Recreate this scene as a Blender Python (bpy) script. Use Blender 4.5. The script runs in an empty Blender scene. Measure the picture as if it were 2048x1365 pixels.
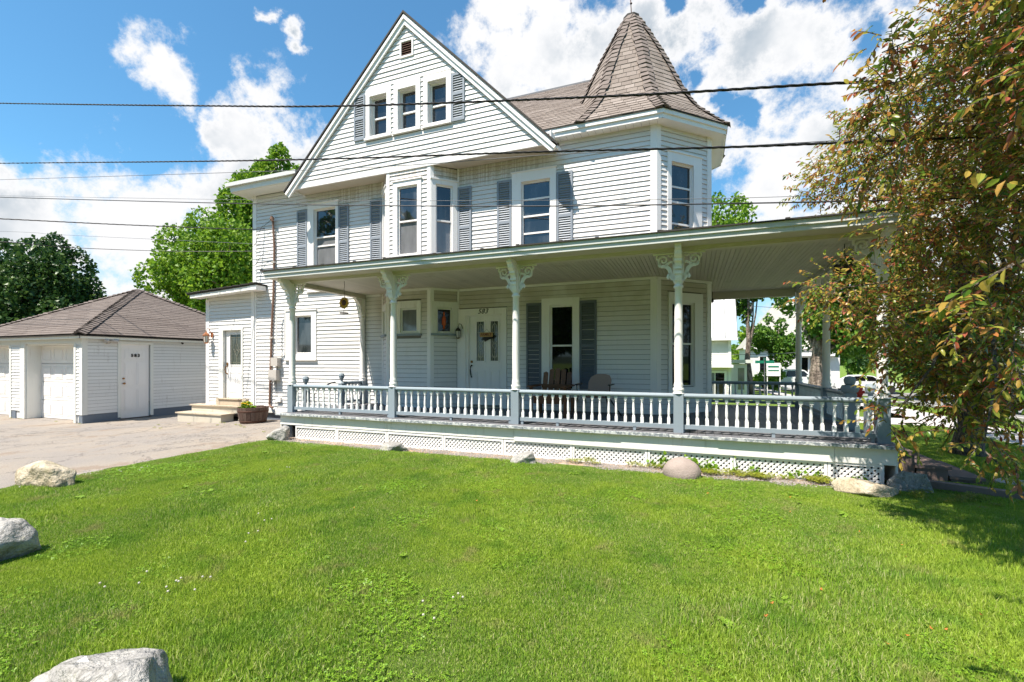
import bpy, math, random
import numpy as np
from mathutils import Matrix, Vector, noise
random.seed(7); rng = np.random.default_rng(7)
R = math.radians
scene = bpy.context.scene
col = scene.collection

# ------------------------------------------------------------------ camera, sky, sun, exposure
cam_d = bpy.data.cameras.new('camera'); cam = bpy.data.objects.new('camera', cam_d); col.objects.link(cam)
cam.location = (0, 0, 1.48); cam.rotation_euler = (R(90), 0, R(21.438))
cam_d.sensor_width = 36; cam_d.lens = 920/2048*36; cam_d.shift_y = (724-682.5)/2048
cam_d.clip_start = 0.05; cam_d.clip_end = 3000
scene.camera = cam
scene.render.resolution_x = 1024; scene.render.resolution_y = 682
scene.view_settings.view_transform = 'Standard'; scene.view_settings.look = 'None'
scene.view_settings.gamma = 1; scene.view_settings.use_curve_mapping = False
scene.view_settings.exposure = 1.08
SUN_TO = Vector((-0.245, -0.47, 1.0)).normalized()
sun_d = bpy.data.lights.new('sun', 'SUN'); sun_d.energy = 5.0; sun_d.angle = R(0.55); sun_d.color = (1, .93, .83)
sun = bpy.data.objects.new('sun', sun_d); col.objects.link(sun)
sun.location = (0, 0, 30); sun.rotation_euler = SUN_TO.to_track_quat('Z', 'Y').to_euler()

world = bpy.data.worlds.new('World'); scene.world = world; world.use_nodes = True

class NT:
    """small helper to write node trees"""
    def __init__(s, nt): s.t = nt; nt.nodes.clear()
    def n(s, typ, **kw):
        nd = s.t.nodes.new(typ)
        for k, v in kw.items():
            if k.startswith('_'): setattr(nd, k[1:], v)
        return nd
    def put(s, sock, v):
        if v is None: return
        if hasattr(v, 'is_output') or hasattr(v, 'links'): s.t.links.new(v, sock)
        else:
            if hasattr(sock.default_value, '__len__') and not hasattr(v, '__len__'): v = (v, v, v, 1)[:len(sock.default_value)]
            if hasattr(sock.default_value, '__len__') and len(v) == 3 and len(sock.default_value) == 4: v = (*v, 1)
            sock.default_value = v
    def math(s, op, a, b=None, c=None, clamp=False):
        nd = s.n('ShaderNodeMath', _operation=op, _use_clamp=clamp)
        s.put(nd.inputs[0], a); s.put(nd.inputs[1], b); s.put(nd.inputs[2], c); return nd.outputs[0]
    def vmath(s, op, a, b=None, out=0):
        nd = s.n('ShaderNodeVectorMath', _operation=op)
        s.put(nd.inputs[0], a); s.put(nd.inputs[1], b); return nd.outputs[out]
    def scale(s, a, k):
        nd = s.n('ShaderNodeVectorMath', _operation='SCALE'); s.put(nd.inputs[0], a); s.put(nd.inputs[3], k); return nd.outputs[0]
    def noise(s, vec, scale, detail=3, rough=.55, dist=0, out=0):
        nd = s.n('ShaderNodeTexNoise'); s.put(nd.inputs['Vector'], vec)
        nd.inputs['Scale'].default_value = scale; nd.inputs['Detail'].default_value = detail
        nd.inputs['Roughness'].default_value = rough; nd.inputs['Distortion'].default_value = dist
        return nd.outputs[out]
    def voro(s, vec, scale, feature='F1', out='Distance'):
        nd = s.n('ShaderNodeTexVoronoi', _feature=feature); s.put(nd.inputs['Vector'], vec); nd.inputs['Scale'].default_value = scale
        return nd.outputs[out]
    def ramp(s, f, lo, hi, a=0., b=1., smooth=True):
        nd = s.n('ShaderNodeMapRange', _interpolation_type='SMOOTHSTEP' if smooth else 'LINEAR')
        for i, v in enumerate((f, lo, hi, a, b)): s.put(nd.inputs[i], v)
        return nd.outputs[0]
    def mix(s, f, a, b, blend='MIX'):
        nd = s.n('ShaderNodeMix', _data_type='RGBA', _blend_type=blend)
        s.put(nd.inputs[0], f); s.put(nd.inputs[6], a); s.put(nd.inputs[7], b); return nd.outputs[2]
    def cramp(s, f, stops):
        nd = s.n('ShaderNodeValToRGB'); e = nd.color_ramp.elements
        while len(e) < len(stops): e.new(.5)
        for i, (p, c) in enumerate(stops): e[i].position = p; e[i].color = (*c, 1)
        s.put(nd.inputs[0], f); return nd.outputs[0]
    def pos(s): return s.n('ShaderNodeNewGeometry').outputs['Position']
    def rnd(s):
        a = s.n('ShaderNodeNewGeometry').outputs['Random Per Island']; b = s.n('ShaderNodeObjectInfo').outputs['Random']
        return s.math('FRACT', s.math('ADD', a, b))
    def sep(s, v):
        nd = s.n('ShaderNodeSeparateXYZ'); s.put(nd.inputs[0], v); return nd.outputs
    def comb(s, x, y, z):
        nd = s.n('ShaderNodeCombineXYZ')
        for i, v in enumerate((x, y, z)): s.put(nd.inputs[i], v)
        return nd.outputs[0]

# the sky: Nishita air with cumulus fields placed by direction
w = NT(world.node_tree)
sky = w.n('ShaderNodeTexSky', _sky_type='NISHITA', _sun_disc=False)
sky.sun_elevation = math.asin(SUN_TO.z); sky.sun_rotation = math.atan2(SUN_TO.x, SUN_TO.y)
sky.air_density = 1.0; sky.dust_density = 0.3; sky.ozone_density = 2.5; sky.altitude = 300
dirv = w.vmath('NORMALIZE', w.n('ShaderNodeTexCoord').outputs['Generated'])
bluesky = w.vmath('MULTIPLY', sky.outputs[0], (.058, .096, .101))
bluesky = w.mix(w.ramp(w.sep(dirv)[2], .32, .0, 0, .75), bluesky, (.26, .345, .43))
BLOBS = [(-0.756,0.460,0.466,0.061),(-0.761,0.478,0.439,0.051),(-0.771,0.494,0.402,0.031),(-0.613,0.577,0.540,0.022),(-0.614,0.592,0.522,0.019),(-0.629,0.541,0.558,0.019),(-0.685,0.582,0.438,0.047),(-0.676,0.609,0.415,0.075),(-0.722,0.577,0.382,0.065),(-0.674,0.635,0.377,0.073),(-0.757,0.540,0.368,0.038),(-0.905,0.370,0.208,0.103),(-0.872,0.439,0.217,0.119),(-0.825,0.522,0.217,0.137),(-0.756,0.590,0.282,0.099),(-0.904,0.338,0.262,0.042),(-0.898,0.419,0.136,0.094),(-0.817,0.560,0.137,0.098),(-0.305,0.742,0.597,0.083),(-0.257,0.792,0.554,0.135),(-0.159,0.804,0.573,0.131),(-0.231,0.835,0.500,0.084),(-0.093,0.819,0.566,0.104),(-0.012,0.836,0.548,0.102),(0.081,0.855,0.512,0.108),(0.152,0.849,0.506,0.088),(-0.073,0.875,0.479,0.055),(0.028,0.867,0.497,0.087),(0.128,0.928,0.350,0.151),(0.212,0.902,0.376,0.141),(0.290,0.858,0.424,0.128),(0.361,0.821,0.442,0.137),(0.098,0.949,0.299,0.129),(-0.114,0.848,0.518,0.108),(0.152,0.986,0.069,0.056),(0.365,0.897,0.247,0.229)]
HOLES = [(0.012, 0.866, 0.5, 0.024), (0.07, 0.901, 0.428, 0.032), (0.247, 0.836, 0.489, 0.04), (0.085, 0.825, 0.559, 0.026), (-0.031, 0.808, 0.588, 0.027), (0.029, 0.91, 0.413, 0.04), (0.053, 0.887, 0.459, 0.025)]
warp = w.vmath('ADD', dirv, w.scale(w.vmath('SUBTRACT', w.noise(dirv, 7, 8, .6, out=1), (.5, .5, .5)), .13))
def field(lst):
    acc = None
    for x, y, z, r in lst:
        v = w.math('MULTIPLY_ADD', w.vmath('DISTANCE', warp, (x, y, z), 1), -1/r, 1.0)
        acc = v if acc is None else w.math('SMOOTH_MAX', acc, v, .25)
    return acc
far = w.math('MULTIPLY_ADD', w.noise(w.vmath('MULTIPLY_ADD' if 0 else 'ADD', w.vmath('MULTIPLY', dirv, (1, 1, 1.6)), (4.3, 1.7, .6)), 2.3, 2, .5), 2.6, -1.80)
dens = w.math('MAXIMUM', field(BLOBS), far)
dens = w.math('SUBTRACT', dens, w.math('MULTIPLY', w.math('MAXIMUM', field(HOLES), 0), 1.1))
fb = w.math('SUBTRACT', w.noise(dirv, 10, 12, .66), .5)
dens = w.math('ADD', dens, w.math('MULTIPLY', fb, 3.4))
alpha = w.ramp(dens, -.02, .62)
shade_n = w.noise(dirv, 5.5, 5, .55)
deep = w.math('MULTIPLY', w.ramp(dens, .45, 1.15), w.ramp(shade_n, .38, .66))
cloudc = w.mix(deep, (1.02, 1.02, 1.03), (.52, .60, .68))
skyc = w.mix(alpha, bluesky, w.scale(cloudc, .475))
bg = w.n('ShaderNodeBackground'); w.put(bg.inputs[0], skyc); bg.inputs[1].default_value = 1.0
w.t.links.new(bg.outputs[0], w.n('ShaderNodeOutputWorld').inputs[0])
world.cycles.sampling_method = 'MANUAL'; world.cycles.sample_map_resolution = 1024
scene.cycles.max_bounces = 8; scene.cycles.diffuse_bounces = 4; scene.cycles.use_denoising = True
scene.cycles.caustics_reflective = False; scene.cycles.caustics_refractive = False

# ------------------------------------------------------------------ materials
def material(name, base, rough=.6, build=None, spec=.35, metal=0., bump=None, trans=None, emit=None):
    m = bpy.data.materials.new(name); m.use_nodes = True; t = NT(m.node_tree)
    out = t.n('ShaderNodeOutputMaterial'); p = t.n('ShaderNodeBsdfPrincipled')
    p.inputs['Roughness'].default_value = rough; p.inputs['Metallic'].default_value = metal
    p.inputs['Specular IOR Level'].default_value = spec
    t.put(p.inputs['Base Color'], base)
    sh = p.outputs[0]; c = None
    if build:
        r = build(t, p)
        if r is not None: c = r; t.put(p.inputs['Base Color'], c)
    if bump:
        sc, st, dist = bump
        b = t.n('ShaderNodeBump'); b.inputs['Strength'].default_value = st; b.inputs['Distance'].default_value = dist
        t.put(b.inputs['Height'], t.noise(t.pos(), sc, 5, .6)); t.put(p.inputs['Normal'], b.outputs[0])
    if trans:
        tr = t.n('ShaderNodeBsdfTranslucent'); t.put(tr.inputs[0], c if c is not None else base)
        mx = t.n('ShaderNodeMixShader'); mx.inputs[0].default_value = trans
        t.t.links.new(p.outputs[0], mx.inputs[1]); t.t.links.new(tr.outputs[0], mx.inputs[2]); sh = mx.outputs[0]
    t.t.links.new(sh, out.inputs[0])
    return m

def paint(a, dirt=(.30, .25, .19), amt=.35, var=.06, streak=True, chips=None):
    def f(t, p):
        P = t.pos()
        c = t.mix(t.math('MULTIPLY', t.rnd(), 1.0), tuple(x*(1-var) for x in a), tuple(min(x*(1+var), .9) for x in a))
        n1 = t.noise(t.vmath('MULTIPLY', P, (9, 9, 1.2)) if streak else P, 1.6 if streak else 3, 5, .65)
        c = t.mix(t.math('MULTIPLY', t.ramp(n1, .55, .82), amt), c, dirt)
        n2 = t.noise(P, 34, 4, .7)
        c = t.mix(t.math('MULTIPLY', t.ramp(n2, .66, .72), amt*.9), c, tuple(x*.5 for x in dirt))
        if chips:
            n3 = t.noise(P, chips[0], 6, .75); c = t.mix(t.ramp(n3, chips[1], chips[1]+.025), c, chips[2])
        return c
    return f
def siding_build(a):
    base = paint(a, (.42, .36, .26), .28, .035)
    def f(t, p):
        c = base(t, p); P = t.pos(); x, y, z = t.sep(P)
        # brown mildew in vertical stripes under the gable soffit
        st = t.noise(t.vmath('MULTIPLY', P, (22, 22, .7)), 1, 3, .6)
        blot = t.noise(P, 1.3, 3, .6)
        m1 = t.math('MULTIPLY', t.math('MULTIPLY', t.ramp(z, 5.25, 5.5), t.ramp(z, 6.0, 5.8)), t.math('MULTIPLY', t.ramp(x, -9.2, -8.0), t.ramp(x, -2.3, -3.0)))
        m2 = t.math('MULTIPLY', t.math('MULTIPLY', t.ramp(z, 1.9, 2.95), t.ramp(z, 3.2, 3.1)), t.ramp(x, -7.2, -6.9))  # porch wall top: mildew blotches, widened to paint in shade below the ceiling
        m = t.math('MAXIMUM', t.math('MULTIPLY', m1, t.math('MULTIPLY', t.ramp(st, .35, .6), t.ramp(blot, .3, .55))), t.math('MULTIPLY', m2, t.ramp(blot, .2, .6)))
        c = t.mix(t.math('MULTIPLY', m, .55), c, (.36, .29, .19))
        g = t.noise(P, 2.1, 4, .6)
        c = t.mix(t.math('MULTIPLY', t.ramp(g, .5, .8), .16), c, (.42, .45, .33))
        return c
    return f
def rnd_mix(cols, fine=None, amt=.35):
    def f(t, p):
        n = len(cols); c = t.cramp(t.rnd(), [(i/(n-1), k) for i, k in enumerate(cols)])
        if fine:
            g = t.noise(t.pos(), fine, 5, .7); c = t.mix(t.math('MULTIPLY', t.ramp(g, .35, .75), amt), c, tuple(x*.45 for x in cols[0]))
        return c
    return f
WHITE = (.79, .78, .745)
M = {}
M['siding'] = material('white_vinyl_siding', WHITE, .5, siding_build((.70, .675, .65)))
M['old_siding'] = material('old_painted_siding', WHITE, .65, paint((.74, .725, .70), (.34, .27, .22), .55, .05, chips=(14, .685, (.22, .15, .12))))
M['trim'] = material('white_trim_paint', WHITE, .45, paint((.80, .77, .745), (.45, .40, .32), .3, .02))
M['old_trim'] = material('aged_white_trim', WHITE, .6, paint((.74, .73, .68), (.36, .30, .22), .5, .04, chips=(18, .72, (.30, .25, .20))))
M['grey_trim'] = material('weathered_fascia_paint', WHITE, .6, paint((.57, .57, .55), (.30, .28, .23), .5, .05, chips=(22, .70, (.72, .72, .70))))
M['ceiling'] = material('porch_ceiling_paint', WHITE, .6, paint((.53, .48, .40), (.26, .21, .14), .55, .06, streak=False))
M['column'] = material('flaking_column_paint', WHITE, .6, paint((.80, .76, .73), (.40, .36, .3), .35, .02, chips=(30, .655, (.22, .19, .17))))
M['balus'] = material('chipped_baluster_paint', WHITE, .6, paint((.78, .765, .74), (.42, .35, .30), .5, .05, streak=False, chips=(45, .66, (.38, .32, .27))))
M['blue'] = material('blue_grey_paint', (.2, .25, .3), .5, paint((.245, .29, .325), (.14, .14, .14), .5, .06, streak=False, chips=(38, .675, (.62, .62, .60))))
M['shutter_shaded'] = material('grey_blue_shutter_shaded', (.2, .2, .3), .5, paint((.115, .13, .155), (.09, .09, .09), .35, .04))  # same paint as the upper shutters, darkened to stand for porch shade
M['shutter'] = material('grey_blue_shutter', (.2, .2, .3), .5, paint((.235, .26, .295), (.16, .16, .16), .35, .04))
M['foundation'] = material('blue_grey_foundation', (.2, .2, .2), .8, paint((.145, .17, .205), (.10, .09, .08), .6, .05, streak=False), bump=(30, .5, .02))
def glass_build(t, p):
    P = t.pos(); g = t.noise(t.vmath('MULTIPLY', P, (2.5, 2.5, 1.1)), 1.1, 3, .55)
    return t.mix(t.ramp(g, .45, .7), (.012, .014, .017), (.06, .065, .07))
M['glass'] = material('window_glass', (.02, .02, .02), .025, glass_build, spec=1.0)
M['glass_dark'] = material('dark_window_glass', (.006, .006, .007), .03, spec=.5)
M['curtain'] = material('screened_glass', (.12, .125, .13), .06, lambda t, p: t.mix(t.noise(t.vmath('MULTIPLY', t.pos(), (7, 7, 2)), 1, 3), (.09, .095, .10), (.24, .24, .25)), spec=.9)
M['leaded'] = material('leaded_glass', (.05, .055, .05), .08, lambda t, p: t.mix(t.noise(t.pos(), 22, 2), (.025, .03, .026), (.13, .14, .125)), spec=.8)
M['came'] = material('brass_came', (.42, .40, .33), .35, metal=.6)
M['black'] = material('black_iron', (.012, .011, .01), .4)
M['brass'] = material('worn_brass', (.28, .14, .05), .35, metal=.8)
M['copper'] = material('copper_lantern', (.55, .22, .10), .35, metal=.7)
M['lampglass'] = material('clear_lamp_glass', (.5, .5, .48), .15, spec=.8)
M['shingle'] = material('brown_asphalt_shingle', (.2, .17, .15), .9, rnd_mix([(.17, .135, .115), (.26, .215, .185), (.205, .165, .14), (.30, .25, .22)], 60, .35), bump=(260, .35, .01))
M['shingle_hip'] = material('brown_hip_shingle', (.2, .17, .15), .9, rnd_mix([(.12, .095, .08), (.21, .17, .15), (.16, .125, .11)], 40, .4), bump=(260, .35, .01))
M['garage_shingle'] = material('grey_brown_garage_shingle', (.2, .17, .15), .9, rnd_mix([(.115, .09, .078), (.17, .138, .12), (.14, .112, .098)], 9, .35), bump=(200, .4, .01))
M['drip'] = material('dark_roof_edge', (.04, .035, .03), .8)
M['deck'] = material('grey_deck_paint', (.2, .2, .2), .6, rnd_mix([(.115, .115, .125), (.155, .155, .165), (.135, .13, .135)], 14, .5))
def deck_edge(t, p):
    n = t.noise(t.pos(), 24, 4, .7); return t.mix(t.ramp(n, .45, .55), (.19, .21, .23), (.52, .53, .52))
M['deck_edge'] = material('flaking_deck_edge', (.4, .4, .4), .7, deck_edge)
M['lattice'] = material('white_lattice', WHITE, .5, paint((.78, .76, .74), (.45, .38, .32), .35, .04))
M['grime'] = material('grimy_lap_joint', (.20, .19, .17), .9)
M['dark_void'] = material('dark_space', (.02, .018, .016), .9)
M['tread'] = material('worn_tan_step', (.4, .35, .28), .75, paint((.47, .39, .29), (.24, .17, .12), .75, .08, streak=False, chips=(30, .62, (.22, .15, .10))), bump=(40, .3, .01))
M['riser'] = material('step_riser_paint', (.5, .47, .4), .7, paint((.55, .50, .41), (.30, .26, .20), .6, .05, streak=False))
M['barrel'] = material('weathered_barrel_stave', (.13, .08, .06), .8, rnd_mix([(.11, .065, .05), (.17, .115, .09), (.09, .055, .045)], 30, .6), bump=(60, .6, .01))
M['hoop'] = material('rusted_hoop', (.10, .05, .035), .7, metal=.4)
M['soil'] = material('potting_soil', (.12, .075, .05), .95, bump=(60, .8, .02))
M['chairwood'] = material('stained_brown_wood', (.12, .05, .02), .55, rnd_mix([(.10, .042, .018), (.17, .075, .03), (.22, .10, .04)], 20, .6))
M['tanplastic'] = material('tan_chair_fabric', (.30, .20, .155), .6)
M['conduit'] = material('rust_brown_conduit', (.20, .085, .05), .6, paint((.20, .115, .08), (.34, .27, .22), .7, .05, streak=False))
M['boxgrey'] = material('grey_utility_box', (.46, .42, .38), .55, paint((.47, .43, .39), (.3, .25, .2), .4, .02))
M['wire'] = material('black_wire', (.018, .016, .018), .5)
M['wiregrey'] = material('grey_wire', (.12, .12, .13), .5)
def rock_build(a, b, d):
    def f(t, p):
        P = t.pos(); P = t.vmath('ADD', P, t.scale(t.noise(P, 3, 3, .6, out=1), .12)); c = t.mix(t.ramp(t.noise(P, 5, 6, .65), .35, .65), a, b)
        c = t.mix(t.math('MULTIPLY', t.ramp(t.noise(P, 14, 6, .7, 1.5), .52, .66), .8), c, d)
        c = t.mix(t.math('MULTIPLY', t.ramp(t.voro(P, 3.5, 'DISTANCE_TO_EDGE'), .02, .004), .25), c, tuple(x*.4 for x in d)); c = t.mix(t.math('MULTIPLY', t.ramp(t.noise(P, 7, 5, .7), .58, .68), .5), c, (.30, .29, .17))
        return t.mix(t.math('MULTIPLY', t.ramp(t.noise(P, 90, 3, .6), .5, .72), .4), c, tuple(x*.4 for x in b))
    return f
M['rock'] = material('pale_grey_stone', (.4, .4, .4), .85, rock_build((.40, .38, .35), (.25, .24, .23), (.16, .15, .13)), bump=(16, 1, .05))
M['rock_ochre'] = material('ochre_stained_stone', (.4, .35, .3), .85, rock_build((.50, .43, .33), (.36, .30, .20), (.22, .17, .11)), bump=(12, 1, .05))
M['rock_round'] = material('round_tan_granite', (.36, .29, .26), .85, lambda t, p: t.mix(t.math('MULTIPLY', t.ramp(t.noise(t.pos(), 120, 4, .7), .5, .7), .5), t.mix(t.noise(t.pos(), 9, 4, .6), (.25, .20, .175), (.36, .29, .255)), (.14, .11, .10)), bump=(60, .5, .02))
def drive_build(t, p):
    P = t.pos(); c = t.mix(t.ramp(t.noise(P, .55, 5, .6), .35, .65), (.235, .21, .188), (.295, .25, .20))
    c = t.mix(t.math('MULTIPLY', t.ramp(t.noise(P, 1.1, 7, .72), .54, .64), .75), c, (.21, .15, .105))
    c = t.mix(t.math('MULTIPLY', t.ramp(t.noise(P, 70, 5, .8), .42, .62), .6), c, (.15, .13, .12))
    c = t.mix(t.math('MULTIPLY', t.ramp(t.noise(P, 160, 2, .7), .6, .72), .5), c, (.55, .52, .49))
    cr = t.voro(t.vmath('ADD', P, t.scale(t.noise(P, 2.2, 5, .7, out=1), .9)), .62, 'DISTANCE_TO_EDGE')
    return t.mix(t.math('MULTIPLY', t.ramp(cr, .014, .004), .75), c, (.10, .085, .075))
M['drive'] = material('worn_pale_asphalt', (.33, .3, .28), .95, drive_build, bump=(90, .6, .01))
M['road'] = material('road_asphalt', (.2, .2, .2), .9, lambda t, p: t.mix(t.noise(t.pos(), 40, 4, .7), (.15, .15, .15), (.25, .245, .24)))
M['walk'] = material('sidewalk_concrete', (.42, .38, .36), .9, lambda t, p: t.mix(t.noise(t.pos(), 6, 5, .7), (.36, .325, .31), (.50, .455, .435)))
def lawn_build(t, p):
    P = t.pos(); c = t.mix(t.ramp(t.noise(P, .8, 5, .6), .35, .65), (.11, .18, .018), (.16, .24, .025))
    return t.mix(t.math('MULTIPLY', t.ramp(t.noise(P, 55, 4, .7), .45, .7), .7), c, (.035, .055, .012))
M['turf'] = material('turf_soil', (.07, .13, .02), .95, lawn_build, bump=(70, 1, .04))
M['bed'] = material('bare_tan_dirt', (.36, .25, .17), .95, lambda t, p: t.mix(t.ramp(t.noise(t.pos(), 5, 6, .7), .4, .62), (.40, .27, .17), (.40, .35, .31)), bump=(60, 1, .02))
M['pebble'] = material('grey_pebbles', (.4, .38, .35), .85, rnd_mix([(.19, .17, .155), (.33, .30, .275), (.25, .21, .18)]))
M['bark'] = material('crabapple_bark', (.12, .09, .07), .9, lambda t, p: t.mix(t.ramp(t.noise(t.vmath('MULTIPLY', t.pos(), (1, 1, .35)), 22, 5, .7), .4, .62), (.06, .045, .035), (.21, .165, .13)), bump=(30, 1, .04))
M['bark_pale'] = material('maple_bark', (.2, .16, .13), .9, lambda t, p: t.mix(t.ramp(t.noise(t.vmath('MULTIPLY', t.pos(), (1, 1, .3)), 7, 5, .7), .4, .62), (.10, .075, .06), (.30, .235, .19)), bump=(8, 1, .1))
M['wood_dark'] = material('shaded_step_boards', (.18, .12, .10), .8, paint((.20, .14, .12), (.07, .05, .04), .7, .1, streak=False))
M['paper'] = material('white_paper', (.8, .8, .8), .6)

def leafmat(name, stops, tr=.35, rough=.45, patch=None):
    def f(t, p):
        c = t.cramp(t.rnd(), stops)
        if patch: c = t.mix(t.math('MULTIPLY', t.ramp(t.noise(t.pos(), patch[0], 3, .6), .4, .66), patch[2]), c, patch[1])
        return c
    return material(name, stops[0][1], rough, f, spec=.3, trans=tr)
def blade_build(t, p):
    P = t.pos(); r = t.rnd()
    a = t.cramp(r, [(0, (.13, .265, .025)), (.40, (.22, .365, .035)), (.72, (.32, .44, .06)), (.9, (.44, .48, .17)), (1, (.56, .52, .28))])
    n = t.noise(P, .75, 4, .6); a = t.mix(t.math('MULTIPLY', t.ramp(n, .40, .62), .65), a, (.38, .49, .05))
    n2 = t.noise(P, 1.9, 4, .65); a = t.mix(t.math('MULTIPLY', t.ramp(n2, .50, .66), .5), a, (.11, .265, .025))
    n3 = t.noise(P, 2.7, 4, .7); return t.mix(t.math('MULTIPLY', t.ramp(n3, .56, .70), .65), a, (.40, .36, .15))
M['blade'] = material('grass_blade', (.1, .2, .02), .55, blade_build, spec=.25, trans=.4)
M['clover'] = leafmat('clover_leaf', [(0, (.12, .25, .015)), (.6, (.19, .33, .022)), (1, (.26, .40, .03))], .35)
M['weed'] = leafmat('weed_leaf', [(0, (.16, .29, .025)), (1, (.28, .42, .05))], .4)
M['moss'] = leafmat('yellow_moss_plants', [(0, (.30, .30, .03)), (.6, (.22, .30, .03)), (1, (.40, .33, .06))], .4)
M['floret'] = material('white_clover_flower', (.62, .58, .50), .7, trans=.3)
M['crab'] = leafmat('crabapple_leaf', [(0, (.09, .19, .025)), (.24, (.20, .25, .035)), (.48, (.37, .34, .055)), (.70, (.46, .28, .065)), (.85, (.46, .185, .06)), (.94, (.38, .085, .045)), (1, (.5, .17, .12))], .45, .28, (1.1, (.19, .24, .03), .25))
M['maple'] = leafmat('maple_leaf', [(0, (.085, .19, .014)), (.5, (.16, .29, .02)), (1, (.26, .38, .035))], .42, .5)
M['darkleaf'] = leafmat('dark_maple_leaf', [(0, (.022, .06, .016)), (.6, (.045, .10, .022)), (1, (.11, .18, .04))], .3, .4)
M['midleaf'] = leafmat('mid_green_leaf', [(0, (.045, .12, .016)), (.6, (.095, .20, .022)), (1, (.17, .29, .035))], .35, .45)
M['hill'] = material('wooded_hill', (.04, .08, .03), .95, lambda t, p: t.mix(t.noise(t.pos(), .15, 5, .7), (.012, .032, .016), (.04, .075, .03)))
M['yellow'] = material('yellow_petal', (.75, .52, .02), .6, trans=.3)
M['sunpetal'] = material('amber_metal_petal', (.62, .34, .03), .4, rnd_mix([(.62, .34, .03), (.40, .17, .02), (.70, .45, .06)]))
M['red'] = material('red_hydrant_paint', (.42, .015, .012), .4)
M['metalroof'] = material('white_metal_roof', WHITE, .5, paint((.76, .76, .75), (.4, .36, .32), .3, .02))
M['greyroof'] = material('light_grey_shingle_roof', (.4, .38, .34), .9, rnd_mix([(.36, .34, .30), (.44, .41, .36)], 3, .3))
M['carwhite'] = material('white_car_paint', (.7, .71, .72), .2, spec=.6)
M['cargrey'] = material('dark_grey_car_paint', (.05, .05, .055), .15, spec=.8)
M['tyre'] = material('tyre_rubber', (.02, .02, .02), .8)
M['rim'] = material('alloy_rim', (.5, .5, .52), .3, metal=.8)
M['signgreen'] = material('green_sign', (.01, .16, .10), .5)
M['tan'] = material('tan_wood_sign', (.45, .27, .11), .6)
M['hazard_yellow'] = material('yellow_hazard_tape', (.7, .5, .03), .5)
M['orange'] = material('orange_glass', (.55, .10, .03), .3)
M['leaflitter'] = material('orange_fallen_leaf', (.55, .17, .04), .6, trans=.3)
M['sign_letter'] = material('dark_red_lettering', (.16, .04, .02), .6)

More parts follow.
